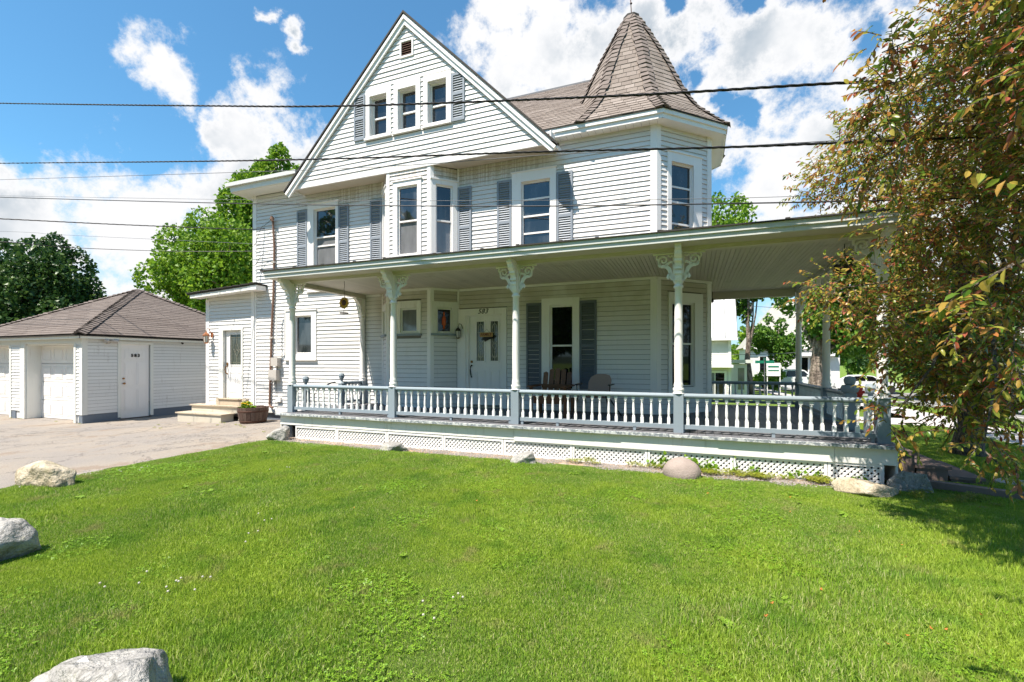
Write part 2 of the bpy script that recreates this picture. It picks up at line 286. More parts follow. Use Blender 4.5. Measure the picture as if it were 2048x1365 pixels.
# ------------------------------------------------------------------ mesh helpers
class MB:
    def __init__(s): s.v = []; s.f = []; s.m = Matrix.Identity(4)
    def add(s, vs, fs):
        o = len(s.v); s.v += [tuple(s.m @ Vector(v)) for v in vs]; s.f += [tuple(i+o for i in f) for f in fs]; return s
    def box(s, x0, x1, y0, y1, z0, z1):
        v = [(x, y, z) for z in (z0, z1) for y in (y0, y1) for x in (x0, x1)]
        return s.add(v, [(0, 2, 3, 1), (4, 5, 7, 6), (0, 1, 5, 4), (2, 6, 7, 3), (0, 4, 6, 2), (1, 3, 7, 5)])
    def prism(s, pts, y0, y1):          # polygon in x,z extruded along y
        n = len(pts); v = [(x, y0, z) for x, z in pts]+[(x, y1, z) for x, z in pts]
        return s.add(v, [tuple(range(n)), tuple(range(2*n-1, n-1, -1))]+[(i, i+n, (i+1) % n+n, (i+1) % n) for i in range(n)])
    def prismz(s, pts, z0, z1):         # polygon in x,y extruded along z
        n = len(pts); v = [(x, y, z0) for x, y in pts]+[(x, y, z1) for x, y in pts]
        return s.add(v, [tuple(range(n-1, -1, -1)), tuple(range(n, 2*n))]+[(i, (i+1) % n, (i+1) % n+n, i+n) for i in range(n)])
    def tube(s, pts, r, n=6, caps=True):
        pts = [Vector(p) for p in pts]; rs = r if hasattr(r, '__len__') else [r]*len(pts)
        v = []; f = []
        for i, p in enumerate(pts):
            d = (pts[min(i+1, len(pts)-1)]-pts[max(i-1, 0)]).normalized()
            a = d.cross(Vector((0, 0, 1)) if abs(d.z) < .9 else Vector((1, 0, 0))).normalized(); b = d.cross(a)
            v += [tuple(p+(a*math.cos(k*2*math.pi/n)+b*math.sin(k*2*math.pi/n))*rs[i]) for k in range(n)]
        for i in range(len(pts)-1):
            f += [(i*n+k, i*n+(k+1) % n, (i+1)*n+(k+1) % n, (i+1)*n+k) for k in range(n)]
        if caps: f += [tuple(range(n-1, -1, -1)), tuple((len(pts)-1)*n+k for k in range(n))]
        return s.add(v, f)
    def lathe(s, prof, cx=0, cy=0, n=10, square=(), ph=0):
        """prof: (r, z); indices in 'square' give the ring a square outline"""
        v = []; f = []
        for j, (r, z) in enumerate(prof):
            for k in range(n):
                a = ph+k*2*math.pi/n; x, y = math.cos(a), math.sin(a)
                if j in square: m = max(abs(x), abs(y)); x /= m; y /= m
                v.append((cx+x*r, cy+y*r, z))
        for j in range(len(prof)-1):
            f += [(j*n+k, j*n+(k+1) % n, (j+1)*n+(k+1) % n, (j+1)*n+k) for k in range(n)]
        f += [tuple(range(n-1, -1, -1)), tuple((len(prof)-1)*n+k for k in range(n))]
        return s.add(v, f)
    def ribbon(s, path, y0, y1, wd):    # strip of width wd along a path in x,z, extruded along y
        L = []; Rr = []
        ws = wd if hasattr(wd, '__len__') else [wd]*len(path)
        for i, (x, z) in enumerate(path):
            a = path[max(i-1, 0)]; b = path[min(i+1, len(path)-1)]; dx, dz = b[0]-a[0], b[1]-a[1]; q = math.hypot(dx, dz) or 1
            L.append((x-dz/q*ws[i]/2, z+dx/q*ws[i]/2)); Rr.append((x+dz/q*ws[i]/2, z-dx/q*ws[i]/2))
        for i in range(len(path)-1): s.prism([L[i], L[i+1], Rr[i+1], Rr[i]], y0, y1)
        return s
    def mesh(s, name, mats, smooth=False):
        me = bpy.data.meshes.new(name); me.from_pydata(s.v, [], s.f)
        for m in (mats if isinstance(mats, (list, tuple)) else [mats]): me.materials.append(m)
        if smooth: me.shade_smooth()
        me.update(); return me
def np_mesh(name, V, F, mat):
    """V (n,3), F (m,k) arrays with k verts a face"""
    me = bpy.data.meshes.new(name); k = F.shape[1]
    me.vertices.add(len(V)); me.vertices.foreach_set('co', np.asarray(V, 'f').ravel())
    me.loops.add(F.size); me.loops.foreach_set('vertex_index', F.astype('i').ravel())
    me.polygons.add(len(F)); me.polygons.foreach_set('loop_start', np.arange(0, F.size, k, dtype='i'))
    me.materials.append(mat); me.update(); me.validate(); return me
WM = {}
def link(o, parent=None, mw=None):
    col.objects.link(o)
    mw = mw or Matrix.Identity(4); o.matrix_basis = mw; WM[o.name] = mw
    if parent is not None:
        o.parent = parent; o.matrix_parent_inverse = WM[parent.name].inverted()
    return o
def tag(o, label=None, cat=None, group=None, kind=None):
    for k, v in (('label', label), ('category', cat), ('group', group), ('kind', kind)):
        if v: o[k] = v
    return o
def obj(name, mb, mat, parent=None, label=None, cat=None, group=None, kind=None, smooth=False, mw=None):
    me = mb.mesh(name, mat, smooth) if isinstance(mb, MB) else mb
    return tag(link(bpy.data.objects.new(name, me), parent, mw), label, cat, group, kind)
def thing(name, label, cat, loc=(0, 0, 0), rz=0, group=None):
    o = bpy.data.objects.new(name, None); o.empty_display_size = .2
    return tag(link(o, None, Matrix.Translation(loc) @ Matrix.Rotation(rz, 4, 'Z')), label, cat, group)
CAMP = Vector((0, 0, 1.48)); FW = Vector((-.3655, .9308, 0)); RT = Vector((.9308, .3655, 0))
def seen_size(p, size):
    d = (p-CAMP).dot(FW)
    if d < .3: return 0
    x = (p-CAMP).dot(RT)/d
    return 0 if abs(x) > 1.15 else size*920/d
class Pieces:
    """alike pieces sharing one unit mesh: the 300 largest in view become parts, the rest one joined part of kind stuff"""
    def __init__(s, name, unit, mat, parent, limit=290, rest=None): s.name = name; s.u = unit; s.mat = mat; s.p = parent; s.lim = limit; s.it = []; s.rest = rest
    def add(s, mw, size, bonus=0): s.it.append((seen_size(mw.translation, size)+bonus, mw))
    def emit(s):
        s.it.sort(key=lambda a: -a[0]); me = s.u.mesh(s.name, s.mat)
        for sz, mw in s.it[:s.lim]: link(bpy.data.objects.new(s.name, me), s.p, mw)
        rest = s.it[s.lim:]
        if rest:
            V = np.array(s.u.v); V1 = np.c_[V, np.ones(len(V))]; allV = []; allF = []
            for i, (sz, mw) in enumerate(rest): allV.append((V1 @ np.array(mw).T)[:, :3])
            base = s.u.f; nv = len(V)
            me2 = bpy.data.meshes.new(s.name+'_rest')
            F = [tuple(k+i*nv for k in f) for i in range(len(rest)) for f in base]
            me2.from_pydata(np.concatenate(allV).tolist(), [], F); me2.materials.append(s.mat); me2.update()
            tag(link(bpy.data.objects.new(s.rest or s.name, me2), s.p), kind='stuff')
def frame(ox, oy, ux, uy):
    """local frame of a wall: x along the wall, y into the wall (so outwards is negative y), z up"""
    u = Vector((ux, uy, 0)).normalized(); n = Vector((-u.y, u.x, 0))
    m = Matrix.Identity(4); m.col[0] = (*u, 0); m.col[1] = (*n, 0); m.col[2] = (0, 0, 1, 0); m.col[3] = (ox, oy, 0, 1); return m

# ------------------------------------------------------------------ ground
def sm(a): a = min(max(a, 0), 1); return a*a*(3-2*a)
def gz(x, y):
    z = -.165*sm((-7.6-x)/6.0)
    if x > 6.4: z -= .22*sm((x-6.4)/3)
    if y > 16: z -= .9*sm((y-16)/26)
    return z
def sheet(name, x0, x1, y0, y1, step, mat, dz=0., edge=None, kind='structure', label=None, jit=0):
    nx = max(2, int((x1-x0)/step)+1); ny = max(2, int((y1-y0)/step)+1); mb = MB()
    for j in range(ny):
        for i in range(nx):
            x = x0+(x1-x0)*i/(nx-1); y = y0+(y1-y0)*j/(ny-1)
            if edge: x, y = edge(x, y, i/(nx-1), j/(ny-1))
            mb.v.append((x, y, gz(x, y)+dz+(noise.noise(Vector((x*.9, y*.9, 1)))*jit)))
    mb.f = [(j*nx+i, j*nx+i+1, (j+1)*nx+i+1, (j+1)*nx+i) for j in range(ny-1) for i in range(nx-1)]
    return obj(name, mb, mat, None, label, None, None, kind, True)
mb = MB(); N = 40
for j in range(N+1):
    for i in range(N+1):
        x = math.copysign(abs(i/N*2-1)**3*900, i-N/2); y = math.copysign(abs(j/N*2-1)**3*900, j-N/2)+8
        mb.v.append((x, y, gz(x, y)-.13))
mb.f = [(j*(N+1)+i, j*(N+1)+i+1, (j+1)*(N+1)+i+1, (j+1)*(N+1)+i) for j in range(N) for i in range(N)]
obj('ground', mb, M['turf'], kind='structure', smooth=True)
def wob(x, y, u, v):
    if u > .999: x += .12*noise.noise(Vector((0, y*1.3, 0)))+.05*noise.noise(Vector((3, y*6, 0)))
    return x, y
sheet('driveway', -34, -7.36, -6, 14, .25, M['drive'], -.006, wob, jit=.012)
sheet('lawn', -7.5, 5.3, -3, 6.44, .2, M['turf'], .006, None, jit=.01)
sheet('side_lawn', 2.2, 5.3, 6.44, 13.3, .3, M['turf'], .006)
def bedw(x, y, u, v):
    if v < .001: y += .10*noise.noise(Vector((x*1.7, 5, 0)))-.12*sm((x-.2)/1.2)
    return x, y
sheet('dirt_bed', -7.35, 2.3, 6.28, 6.90, .08, M['bed'], .0, bedw)
sheet('sidewalk', 5.3, 6.3, -3, 46, .5, M['walk'], .02)
sheet('walkway', .4, 5.3, 13.3, 14.8, .5, M['walk'], .016)
sheet('verge', 6.3, 8.2, -3, 46, .5, M['turf'], .006)
sheet('street', 8.3, 15.5, -20, 120, 1, M['road'], .0)
for a, b in ((8.2, 8.3), (15.5, 15.6)):
    k = MB()
    for j in range(60):
        y0 = -20+j*1.2; z = gz((a+b)/2, y0)
        k.box(a, b, y0+.005, y0+1.195, z-.3, z+.12)
    obj('kerb', k, M['walk'], kind='structure')
sheet('cross_street', -60, 70, 43.5, 47.5, 2, M['road'], .012)
# hills along the horizon
mb = MB(); n = 160
for i in range(n):
    a = 2*math.pi*i/n; r = 520; h = 13+15*noise.noise(Vector((math.cos(a)*2.5, math.sin(a)*2.5, 2)))+4*noise.noise(Vector((math.cos(a)*16, math.sin(a)*16, 4)))
    for rr, hh in ((r*.72, -2), (r*.86, h*.5), (r, h), (r*1.3, h*.7)): mb.v.append((math.cos(a)*rr, math.sin(a)*rr, hh))
mb.f = [(i*4+k, ((i+1) % n)*4+k, ((i+1) % n)*4+k+1, i*4+k+1) for i in range(n) for k in range(3)]
obj('hills', mb, M['hill'], kind='structure', smooth=True)

# ------------------------------------------------------------------ the house
house = thing('house', 'two and a half storey white clapboard house with gabled front, corner turret and wraparound porch', 'house', (-5.5, 9.11, 0))
YW, YB, YG = 9.11, 8.67, 8.65
clap_u = MB().add([(0, .004, 0), (1, .004, 0), (0, -.021, 0), (1, -.021, 0), (0, .004, .925), (1, .004, .925), (0, -.004, .925), (1, -.004, .925)],
                  [(0, 1, 3, 2), (4, 6, 7, 5), (2, 3, 7, 6), (0, 4, 5, 1), (0, 2, 6, 4), (1, 5, 7, 3)])
def clap_wall(P, FM, L, z0, z1, e, openings=(), clip=None):
    n = int(round((z1-z0)/e)); e = (z1-z0)/n
    for i in range(n):
        z = z0+i*e; a, b = (0, L) if clip is None else clip(z+e*.5)
        if b-a < .02: continue
        spans = [(a, b)]
        for (u0, u1, h0, h1) in openings:
            if z+e*.45 > h0 and z+e*.55 < h1:
                ns = []
                for s0, s1 in spans:
                    if u1 <= s0 or u0 >= s1: ns.append((s0, s1)); continue
                    if u0 > s0: ns.append((s0, u0))
                    if u1 < s1: ns.append((u1, s1))
                spans = ns
        for s0, s1 in spans:
            if s1-s0 < .01: continue
            pcs = [(s0, s1)]
            if s1-s0 > 3.6:
                q = s0+(s1-s0)*random.uniform(.3, .7); pcs = [(s0, q-.001), (q+.001, s1)]
            for q0, q1 in pcs:
                mw = FM @ Matrix.Translation((q0, random.uniform(-.0015, .0015), z)) @ Matrix.Diagonal((q1-q0, 1, e, 1))
                P.add(mw, 1, bonus=(q1-q0)*30)
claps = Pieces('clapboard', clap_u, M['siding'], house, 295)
def wbox(FM, x0, x1, y0, y1, z0, z1): k = MB(); k.m = FM; return k.box(x0, x1, y0, y1, z0, z1)
def window(FM, u0, u1, z0, z1, g0, g1, h0, h1, meet=None, bars=(), rec=.05, par=None, sill=True, gm=('glass', 'glass'), cm='trim', head=0, name='window', lab=None):
    k = MB(); k.m = FM; P = -.035
    k.box(u0, g0-.035, P, .01, z0, z1); k.box(g1+.035, u1, P, .01, z0, z1)
    k.box(g0-.035, g1+.035, P, .01, h1+.035, z1)
    if h0-.035 > z0: k.box(g0-.035, g1+.035, P, .01, z0, h0-.035)
    r = .012                                                        # reveals
    k.box(g0-.035, g0-.035+r, .01, rec+.04, h0-.035, h1+.035); k.box(g1+.035-r, g1+.035, .01, rec+.04, h0-.035, h1+.035)
    k.box(g0-.035+r, g1+.035-r, .01, rec+.04, h1+.035-r, h1+.035)
    if head: k.box(u0-.02, u1+.02, P-.02, .01, z1, z1+head)
    w_ = obj(name, k, M[cm], par or house, lab)
    s = MB(); s.m = FM; a0, a1 = g0-.023, g1+.023
    s.box(a0, g0, rec-.02, rec+.02, h0-.03, h1+.023); s.box(g1, a1, rec-.02, rec+.02, h0-.03, h1+.023)
    s.box(g0, g1, rec-.02, rec+.02, h1, h1+.023); s.box(g0, g1, rec-.02, rec+.02, h0-.03, h0)
    if meet: s.box(g0, g1, rec-.026, rec+.02, meet-.018, meet+.018)
    for b in bars: s.box(g0, g1, rec-.012, rec+.016, b-.018, b+.018)
    obj('sash', s, M[cm], w_)
    mt = meet or (h0+h1)/2
    if meet:
        obj('pane', wbox(FM, g0-.004, g1+.004, rec+.002, rec+.008, mt, h1+.004), M[gm[0]], w_)
        obj('pane', wbox(FM, g0-.004, g1+.004, rec+.012, rec+.018, h0-.004, mt-.002), M[gm[1]], w_)
    else: obj('pane', wbox(FM, g0-.004, g1+.004, rec+.002, rec+.008, h0-.004, h1+.004), M[gm[0]], w_)
    if sill: obj('sill', wbox(FM, u0-.02, u1+.02, -.07, .0, z0-.045, z0), M[cm if sill is True else sill], w_)
    return w_
def shutter(FM, u0, u1, z0, z1, mid=None, par=None, sm_='shutter'):
    k = MB(); k.m = FM; y0, y1 = -.045, -.016; b = .042
    k.box(u0, u0+b, y0, y1, z0, z1); k.box(u1-b, u1, y0, y1, z0, z1)
    k.box(u0+b, u1-b, y0, y1, z1-.05, z1); k.box(u0+b, u1-b, y0, y1, z0, z0+.06)
    mid = mid or z0+(z1-z0)*.52; k.box(u0+b, u1-b, y0, y1, mid-.03, mid+.03)
    s_ = obj('shutter', k, M[sm_], par or house)
    l = MB(); l.m = FM
    for a, c in ((z0+.06, mid-.03), (mid+.03, z1-.05)):
        n = int((c-a)/.046)
        for i in range(n):
            z = a+(i+.5)*(c-a)/n
            l.add([(u0+b, -.042, z-.020), (u1-b, -.042, z-.020), (u1-b, -.02, z+.018), (u0+b, -.02, z+.018), (u0+b, -.036, z-.022), (u1-b, -.036, z-.022), (u1-b, -.014, z+.016), (u0+b, -.014, z+.016)],
                  [(0, 1, 2, 3), (7, 6, 5, 4), (0, 4, 5, 1), (3, 2, 6, 7)])
    l.box(u0+b, u1-b, -.0165, -.0145, z0+.02, z1-.02)
    obj('louver', l, M[sm_], s_, kind='stuff')
XL, XR = -11.14, -.637
FW_ = frame(0, YW, 1, 0)                       # front wall: local x is world x
# openings: (u0,u1,z0,z1) of each casing
wins_lo = [(-9.96, -8.924, 1.559, 2.833), (-4.828, -3.693, .48, 2.64), (-2.909, -2.115, .78, 2.783)]
wins_up = [(-9.212, -8.221, 3.3, 5.505), (-3.571, -2.597, 3.3, 5.466)]
bayx = (-6.88, -4.871, 0, 7)
def baseclip(z): return (XL, XR)
FWc = frame(0, YW, 1, 0)
clap_wall(claps, FWc, 1, .2, 5.98, .0955, wins_lo+wins_up+[bayx], lambda z: (XL+.1, XR-.1))
# bay, two storeys high
FB = frame(0, YB, 1, 0); FBR = frame(-5.311, YB, 1, 1); FBL = frame(-6.88, YW, 1, -1)
bay_lo = (-6.178, -5.538, 2.041, 2.827); bay_up = (-6.268, -5.529, 3.78, 5.526)
clap_wall(claps, FB, 1, .46, 5.76, .0955, [bay_lo, bay_up], lambda z: (-6.37, -5.37))
clap_wall(claps, FBR, 1, .46, 5.76, .0955, [(.03, .60, 2.05, 2.79), (.03, .60, 3.3, 5.48)], lambda z: (.06, .59))
clap_wall(claps, FBL, 1, .46, 5.76, .0955, [(.03, .60, 2.05, 2.79), (.03, .60, 3.3, 5.48)], lambda z: (.03, .56))
# turret faces
FT = frame(XR, YW, 1, 1); FT2 = frame(.335, 10.083, 0, 1)
clap_wall(claps, FT, 1, .48, 5.98, .0955, [(.26, 1.13, .90, 2.82), (.247, 1.114, 3.3, 5.51)], lambda z: (.06, 1.31))
clap_wall(claps, FT2, 1, .48, 5.98, .0955, [], lambda z: (.06, 5.8))
clap_wall(claps, frame(XL, 16, 0, -1), 1, .2, 5.98, .0955, [], lambda z: (.05, 6.8))
# gable front
GX, GZ0, GP = -5.93, 5.74, 9.13
hw0 = 3.36
def gclip(z): h = (GP-z)/(GP-GZ0)*hw0-.07; return (GX-h, GX+h)
gw = [(-7.002, -6.312, 6.555, 7.70), (-6.231, -5.542, 6.56, 7.70), (-5.462, -4.781, 6.55, 7.69), (-6.07, -5.72, 8.23, 8.62)]
clap_wall(claps, frame(0, YG, 1, 0), 1, 5.80, 9.10, .107, gw, gclip)
claps.emit()
# solid walls behind the boards
k = MB()
k.prismz([(XL+.02, YW+.10), (XR-.02, YW+.10), (.22, 10.12), (.22, 15.95), (XL+.02, 15.95)], .0, 6.0)
k.prismz([(-6.83, YW+.2), (-6.40, YB+.115), (-5.36, YB+.115), (-4.93, YW+.2)], .48, 5.76)
k.prism([(GX-hw0+.1, GZ0+.03), (GX+hw0-.1, GZ0+.03), (GX, GP-.1)], YG+.15, YG+3.2)
obj('wall', k, M['dark_void'], house)
def back(FM, L0, L1, z0, z1, ops):   # sheathing right behind the clapboards, with holes
    k = MB(); k.m = FM; us = sorted({L0, L1}|{u for o in ops for u in o[:2] if L0 < u < L1}); zs = sorted({z0, z1}|{z for o in ops for z in o[2:] if z0 < z < z1})
    for a, b in zip(us, us[1:]):
        for c, d in zip(zs, zs[1:]):
            if not any(o[0] <= (a+b)/2 <= o[1] and o[2] <= (c+d)/2 <= o[3] for o in ops): k.box(a, b, .005, .03, c, d)
    return k
sh = lambda o: (o[0]+.06, o[1]-.06, o[2]+.06, o[3]-.06)
obj('sheathing', back(FWc, XL+.03, XR-.03, .2, 6.0, [sh(o) for o in wins_lo+wins_up]+[(-6.8, -4.95, 0, 5.9)]), M['grime'], house)
obj('sheathing', back(FB, -6.40, -5.34, .46, 5.76, [sh(bay_lo), sh(bay_up)]), M['grime'], house)
obj('sheathing', back(FBR, .03, .60, .46, 5.76, [(.1, .55, 2.1, 2.72), (.1, .55, 3.4, 5.42)]), M['grime'], house)
obj('sheathing', back(FBL, .03, .60, .46, 5.76, [(.1, .55, 2.1, 2.72), (.1, .55, 3.4, 5.42)]), M['grime'], house)
obj('sheathing', back(FT, .03, 1.34, .48, 6.0, [(.3, 1.08, 1.0, 2.75), (.3, 1.06, 3.4, 5.45)]), M['grime'], house)
gb = MB(); gs = [sh(o) for o in gw]
for i in range(34):
    z = 5.78+i*.1; z_ = z+.1; a, b = gclip(z+.03)
    xs = [a]
    for o in sorted(gs):
        if o[2] < z+.05 < o[3]: xs += [o[0], o[1]]
    xs.append(b)
    for p, q in zip(xs[::2], xs[1::2]): gb.box(p, q, YG+.005, YG+.03, z, z_)
obj('sheathing', gb, M['grime'], house)
# windows
window(FWc, -9.212, -8.221, 3.3, 5.505, -8.974, -8.337, 3.45, 5.331, 4.65, (4.43,), .05, gm=('glass', 'curtain'), head=.02, cm='trim')
window(FWc, -3.571, -2.597, 3.3, 5.466, -3.328, -2.757, 3.45, 5.227, 4.538, (4.181, 4.895), .05, head=.02)
window(FB, -6.268, -5.529, 3.5, 5.50, -6.117, -5.662, 3.888, 5.351, 4.608, (), .03, gm=('glass', 'curtain'), head=.03)
window(FBR, .01, .60, 3.5, 5.46, .145, .455, 3.88, 5.33, 4.58, (), .03, gm=('glass', 'curtain'), head=.03)
window(FBL, .02, .61, 3.5, 5.46, .165, .475, 3.88, 5.33, 4.58, (), .03, gm=('glass', 'curtain'), head=.03)
window(FT, .247, 1.114, 3.3, 5.51, .375, .865, 3.45, 5.30, 4.581, (4.166, 4.879), .05, head=.02)
window(FT, .272, 1.139, .90, 2.82, .39, .895, 1.02, 2.60, 1.83, (), .04, gm=('glass_dark', 'glass_dark'))
window(FWc, -2.909, -2.115, .78, 2.783, -2.70, -2.275, .93, 2.60, 1.81, (), .04, gm=('glass_dark', 'glass_dark'))
window(FWc, -9.96, -8.924, 1.559, 2.80, -9.631, -9.123, 1.721, 2.638, None, (), .05, gm=('glass', 'glass'), head=.03)
w1 = window(FB, -6.178, -5.538, 2.10, 2.827, -6.04, -5.667, 2.165, 2.633, None, (), .02, sill='blue', gm=('curtain',), cm='old_trim')
w2 = window(FBR, .02, .605, 2.10, 2.80, .165, .445, 2.15, 2.63, None, (), .02, sill='blue', gm=('glass_dark',), cm='old_trim')
window(FBL, .02, .605, 2.10, 2.80, .165, .445, 2.15, 2.63, None, (), .02, sill='blue', gm=('glass_dark',), cm='old_trim')
# gable attic windows with deep reveals
FG = frame(0, YG, 1, 0)
window(FG, -7.002, -6.312, 6.60, 7.70, -6.86, -6.46, 6.68, 7.52, 7.08, (), .12, gm=('glass', 'glass'))
window(FG, -6.231, -5.542, 6.60, 7.70, -6.09, -5.69, 6.68, 7.52, 7.06, (), .12, gm=('glass', 'glass'))
window(FG, -5.462, -4.781, 6.60, 7.69, -5.32, -4.93, 6.68, 7.52, 7.06, (), .12, gm=('glass', 'glass'))
shutter(FG, -7.33, -7.02, 6.60, 7.635, 7.10); shutter(FG, -4.765, -4.455, 6.57, 7.585, 7.15)
for a, b, z in ((-9.562, -9.223, 5.378), (-8.205, -7.89, 5.367), (-7.241, -6.909, 5.368), (-4.855, -4.526, 5.345), (-3.908, -3.580, 5.348), (-2.585, -2.252, 5.344)):
    shutter(FWc, a, b, 3.55, z, 4.45)
shutter(FWc, -3.241, -2.918, .913, 2.70, 1.80, None, 'shutter_shaded'); shutter(FWc, -2.105, -1.769, .937, 2.705, 1.80, None, 'shutter_shaded')
# open storm sash beside the lower left window, a figure hanging behind the bay pane, clips
k = MB(); k.m = frame(-9.985, YW-.02, -.75, -.5)
for b in ((0, .03, -.012, .012, 1.68, 2.73), (.20, .23, -.012, .012, 1.68, 2.73), (.03, .20, -.012, .012, 1.68, 1.72), (.03, .20, -.012, .012, 2.69, 2.73)): k.box(*b)
obj('storm_sash', k, M['trim'], house)
k = MB(); k.m = FBR @ Matrix.Translation((.305, .014, 0))
k.lathe([(.012, 2.20), (.03, 2.23), (.02, 2.26), (.045, 2.30), (.048, 2.42), (.03, 2.47), (.012, 2.5), (.022, 2.54), (.015, 2.58)], n=10)
obj('hanging_ornament', k, M['orange'], w2)
# gable vent
k = MB(); k.m = FG; k.box(-6.07, -6.03, -.035, 0, 8.23, 8.62); k.box(-5.76, -5.72, -.035, 0, 8.23, 8.62); k.box(-6.03, -5.76, -.035, 0, 8.58, 8.62); k.box(-6.03, -5.76, -.035, 0, 8.23, 8.27)
gv = obj('gable_vent', k, M['trim'], house)
for i in range(6):
    z = 8.29+i*.05; k = MB(); k.m = FG
    k.add([(-6.03, -.03, z), (-5.76, -.03, z), (-5.76, -.002, z+.035), (-6.03, -.002, z+.035)], [(0, 1, 2, 3)]).add([(-6.03, -.024, z-.004), (-5.76, -.024, z-.004), (-5.76, .004, z+.031), (-6.03, .004, z+.031)], [(3, 2, 1, 0)])
    obj('slat', k, M['hoop'], gv)
obj('vent_back', wbox(FG, -6.03, -5.76, .002, .006, 8.27, 8.58), M['dark_void'], gv)
# corner boards
def board(pts, z0, z1, mat='trim', name='corner_board'):
    k = MB(); k.prismz(pts, z0, z1); return obj(name, k, M[mat], house)
cb = .024
board([(XL-.02, YW-cb), (XL+.11, YW-cb), (XL+.11, YW+.01), (XL-.02, YW+.12)], .2, 5.98)
s2 = math.sqrt(.5)
for (X, Y, z0, z1) in ((XR, YW, .48, 5.98),):
    board([(X-.11, Y-cb), (X+.01, Y-cb), (X+.01+.07, Y-cb+.07), (X+.05, Y+.09), (X-.11, Y+.03)], z0, z1)
board([(.335-.06, 10.083-.10), (.335+.02, 10.083-.01), (.335+.02, 10.083+.09), (.30, 10.083+.09), (.335-.12, 10.083-.04)], .48, 5.98)
board([(-5.311-.07, YB-cb), (-5.311+.01, YB-cb), (-5.311+.065, YB+.035), (-5.311+.04, YB+.07), (-5.311-.07, YB+.03)], .48, 5.76)
board([(-6.435+.07, YB-cb), (-6.435-.01, YB-cb), (-6.435-.065, YB+.035), (-6.435-.04, YB+.07), (-6.435+.07, YB+.03)], .48, 5.76)
board([(-4.88, YW-cb), (-4.84, YW-cb), (-4.84, YW+.02), (-4.88, YW+.02)], .48, 5.8)
board([(-6.91, YW-cb), (-6.87, YW-cb), (-6.87, YW+.02), (-6.91, YW+.02)], .48, 5.8)
obj('sill_board', MB().box(XL, -7.45, YW-.03, YW+.05, .12, .2), M['old_trim'], house)
obj('foundation', MB().box(XL+.03, -7.0, YW+.04, YW+.4, -.3, .14), M['foundation'], house)
# main roof with shingles
shi_u = MB().add([(0, 0, .004), (1, 0, .004), (0, 0, .015), (1, 0, .015), (0, 1.25, 0), (1, 1.25, 0), (0, 1.25, .004), (1, 1.25, .004)],
                 [(0, 1, 3, 2), (2, 3, 7, 6), (0, 4, 5, 1), (0, 2, 6, 4), (1, 5, 7, 3), (4, 6, 7, 5)])
def shingle_rows(P, o, u, v, vlen, clip, course=.135, wid=.30, jit=.006, bonus=0):
    u = Vector(u).normalized(); v = Vector(v).normalized(); n = u.cross(v).normalized(); o = Vector(o)
    rows = int(vlen/course); course = vlen/rows
    for i in range(rows):
        t = i*course; a, b = clip(t, t+course*.5); x = a-((i*.37) % 1)*wid
        while x < b:
            x0, x1 = max(x, a), min(x+wid*.985, b)
            if x1-x0 > .03:
                p = o+u*x0+v*(t+random.uniform(-jit, jit))+n*random.uniform(0, .004)
                m = Matrix.Identity(4); m.col[0] = (*(u*(x1-x0)), 0); m.col[1] = (*(v*course), 0); m.col[2] = (*n, 0); m.col[3] = (*p, 1)
                P.add(m, x1-x0, bonus)
            x += wid
shP = Pieces('shingle', shi_u, M['shingle'], None, 150)
ze, zr, ye, yr = 6.135, 9.19, 8.87, 12.6
sl = math.hypot(zr-ze, yr-ye)
k = MB().add([(-6, ye, ze), (-1.3, ye, ze), (-1.3, yr, zr), (-6, yr, zr), (-6, 16.3, 6.12), (.25, 16.3, 6.12), (.25, 11.9, 6.14)], [(0, 1, 2, 3), (3, 2, 5, 4), (2, 6, 5)])
k.add([(-2.60, YG-.06, 5.83), (GX, YG-.06, 9.16), (GX, 12.6, 9.16), (-2.60, 12.6, 5.83)], [(0, 3, 2, 1)]).add([(-9.26, YG-.06, 5.83), (GX, YG-.06, 9.16), (GX, 12.6, 9.16), (-9.26, 12.6, 5.83)], [(0, 1, 2, 3)])
k.box(-11.45, -6.2, 8.75, 16.2, 6.16, 6.2)
roof = obj('roof', k, M['shingle_hip'], house)
shP.p = roof
shingle_rows(shP, (0, ye-.03, ze+.004), (1, 0, 0), (0, yr-ye, zr-ze), sl+.03, lambda t, tm: (max(-5.9, -2.78-(tm/sl)*3.3-.12), -0.9-tm/sl*.4), .135, .30)
shP.emit()
obj('ridge_cap', MB().prism([(-6, 9.16), (-1.2, 9.16), (-1.2, 9.215), (-6, 9.215)], yr-.08, yr+.08), M['wiregrey'], roof)
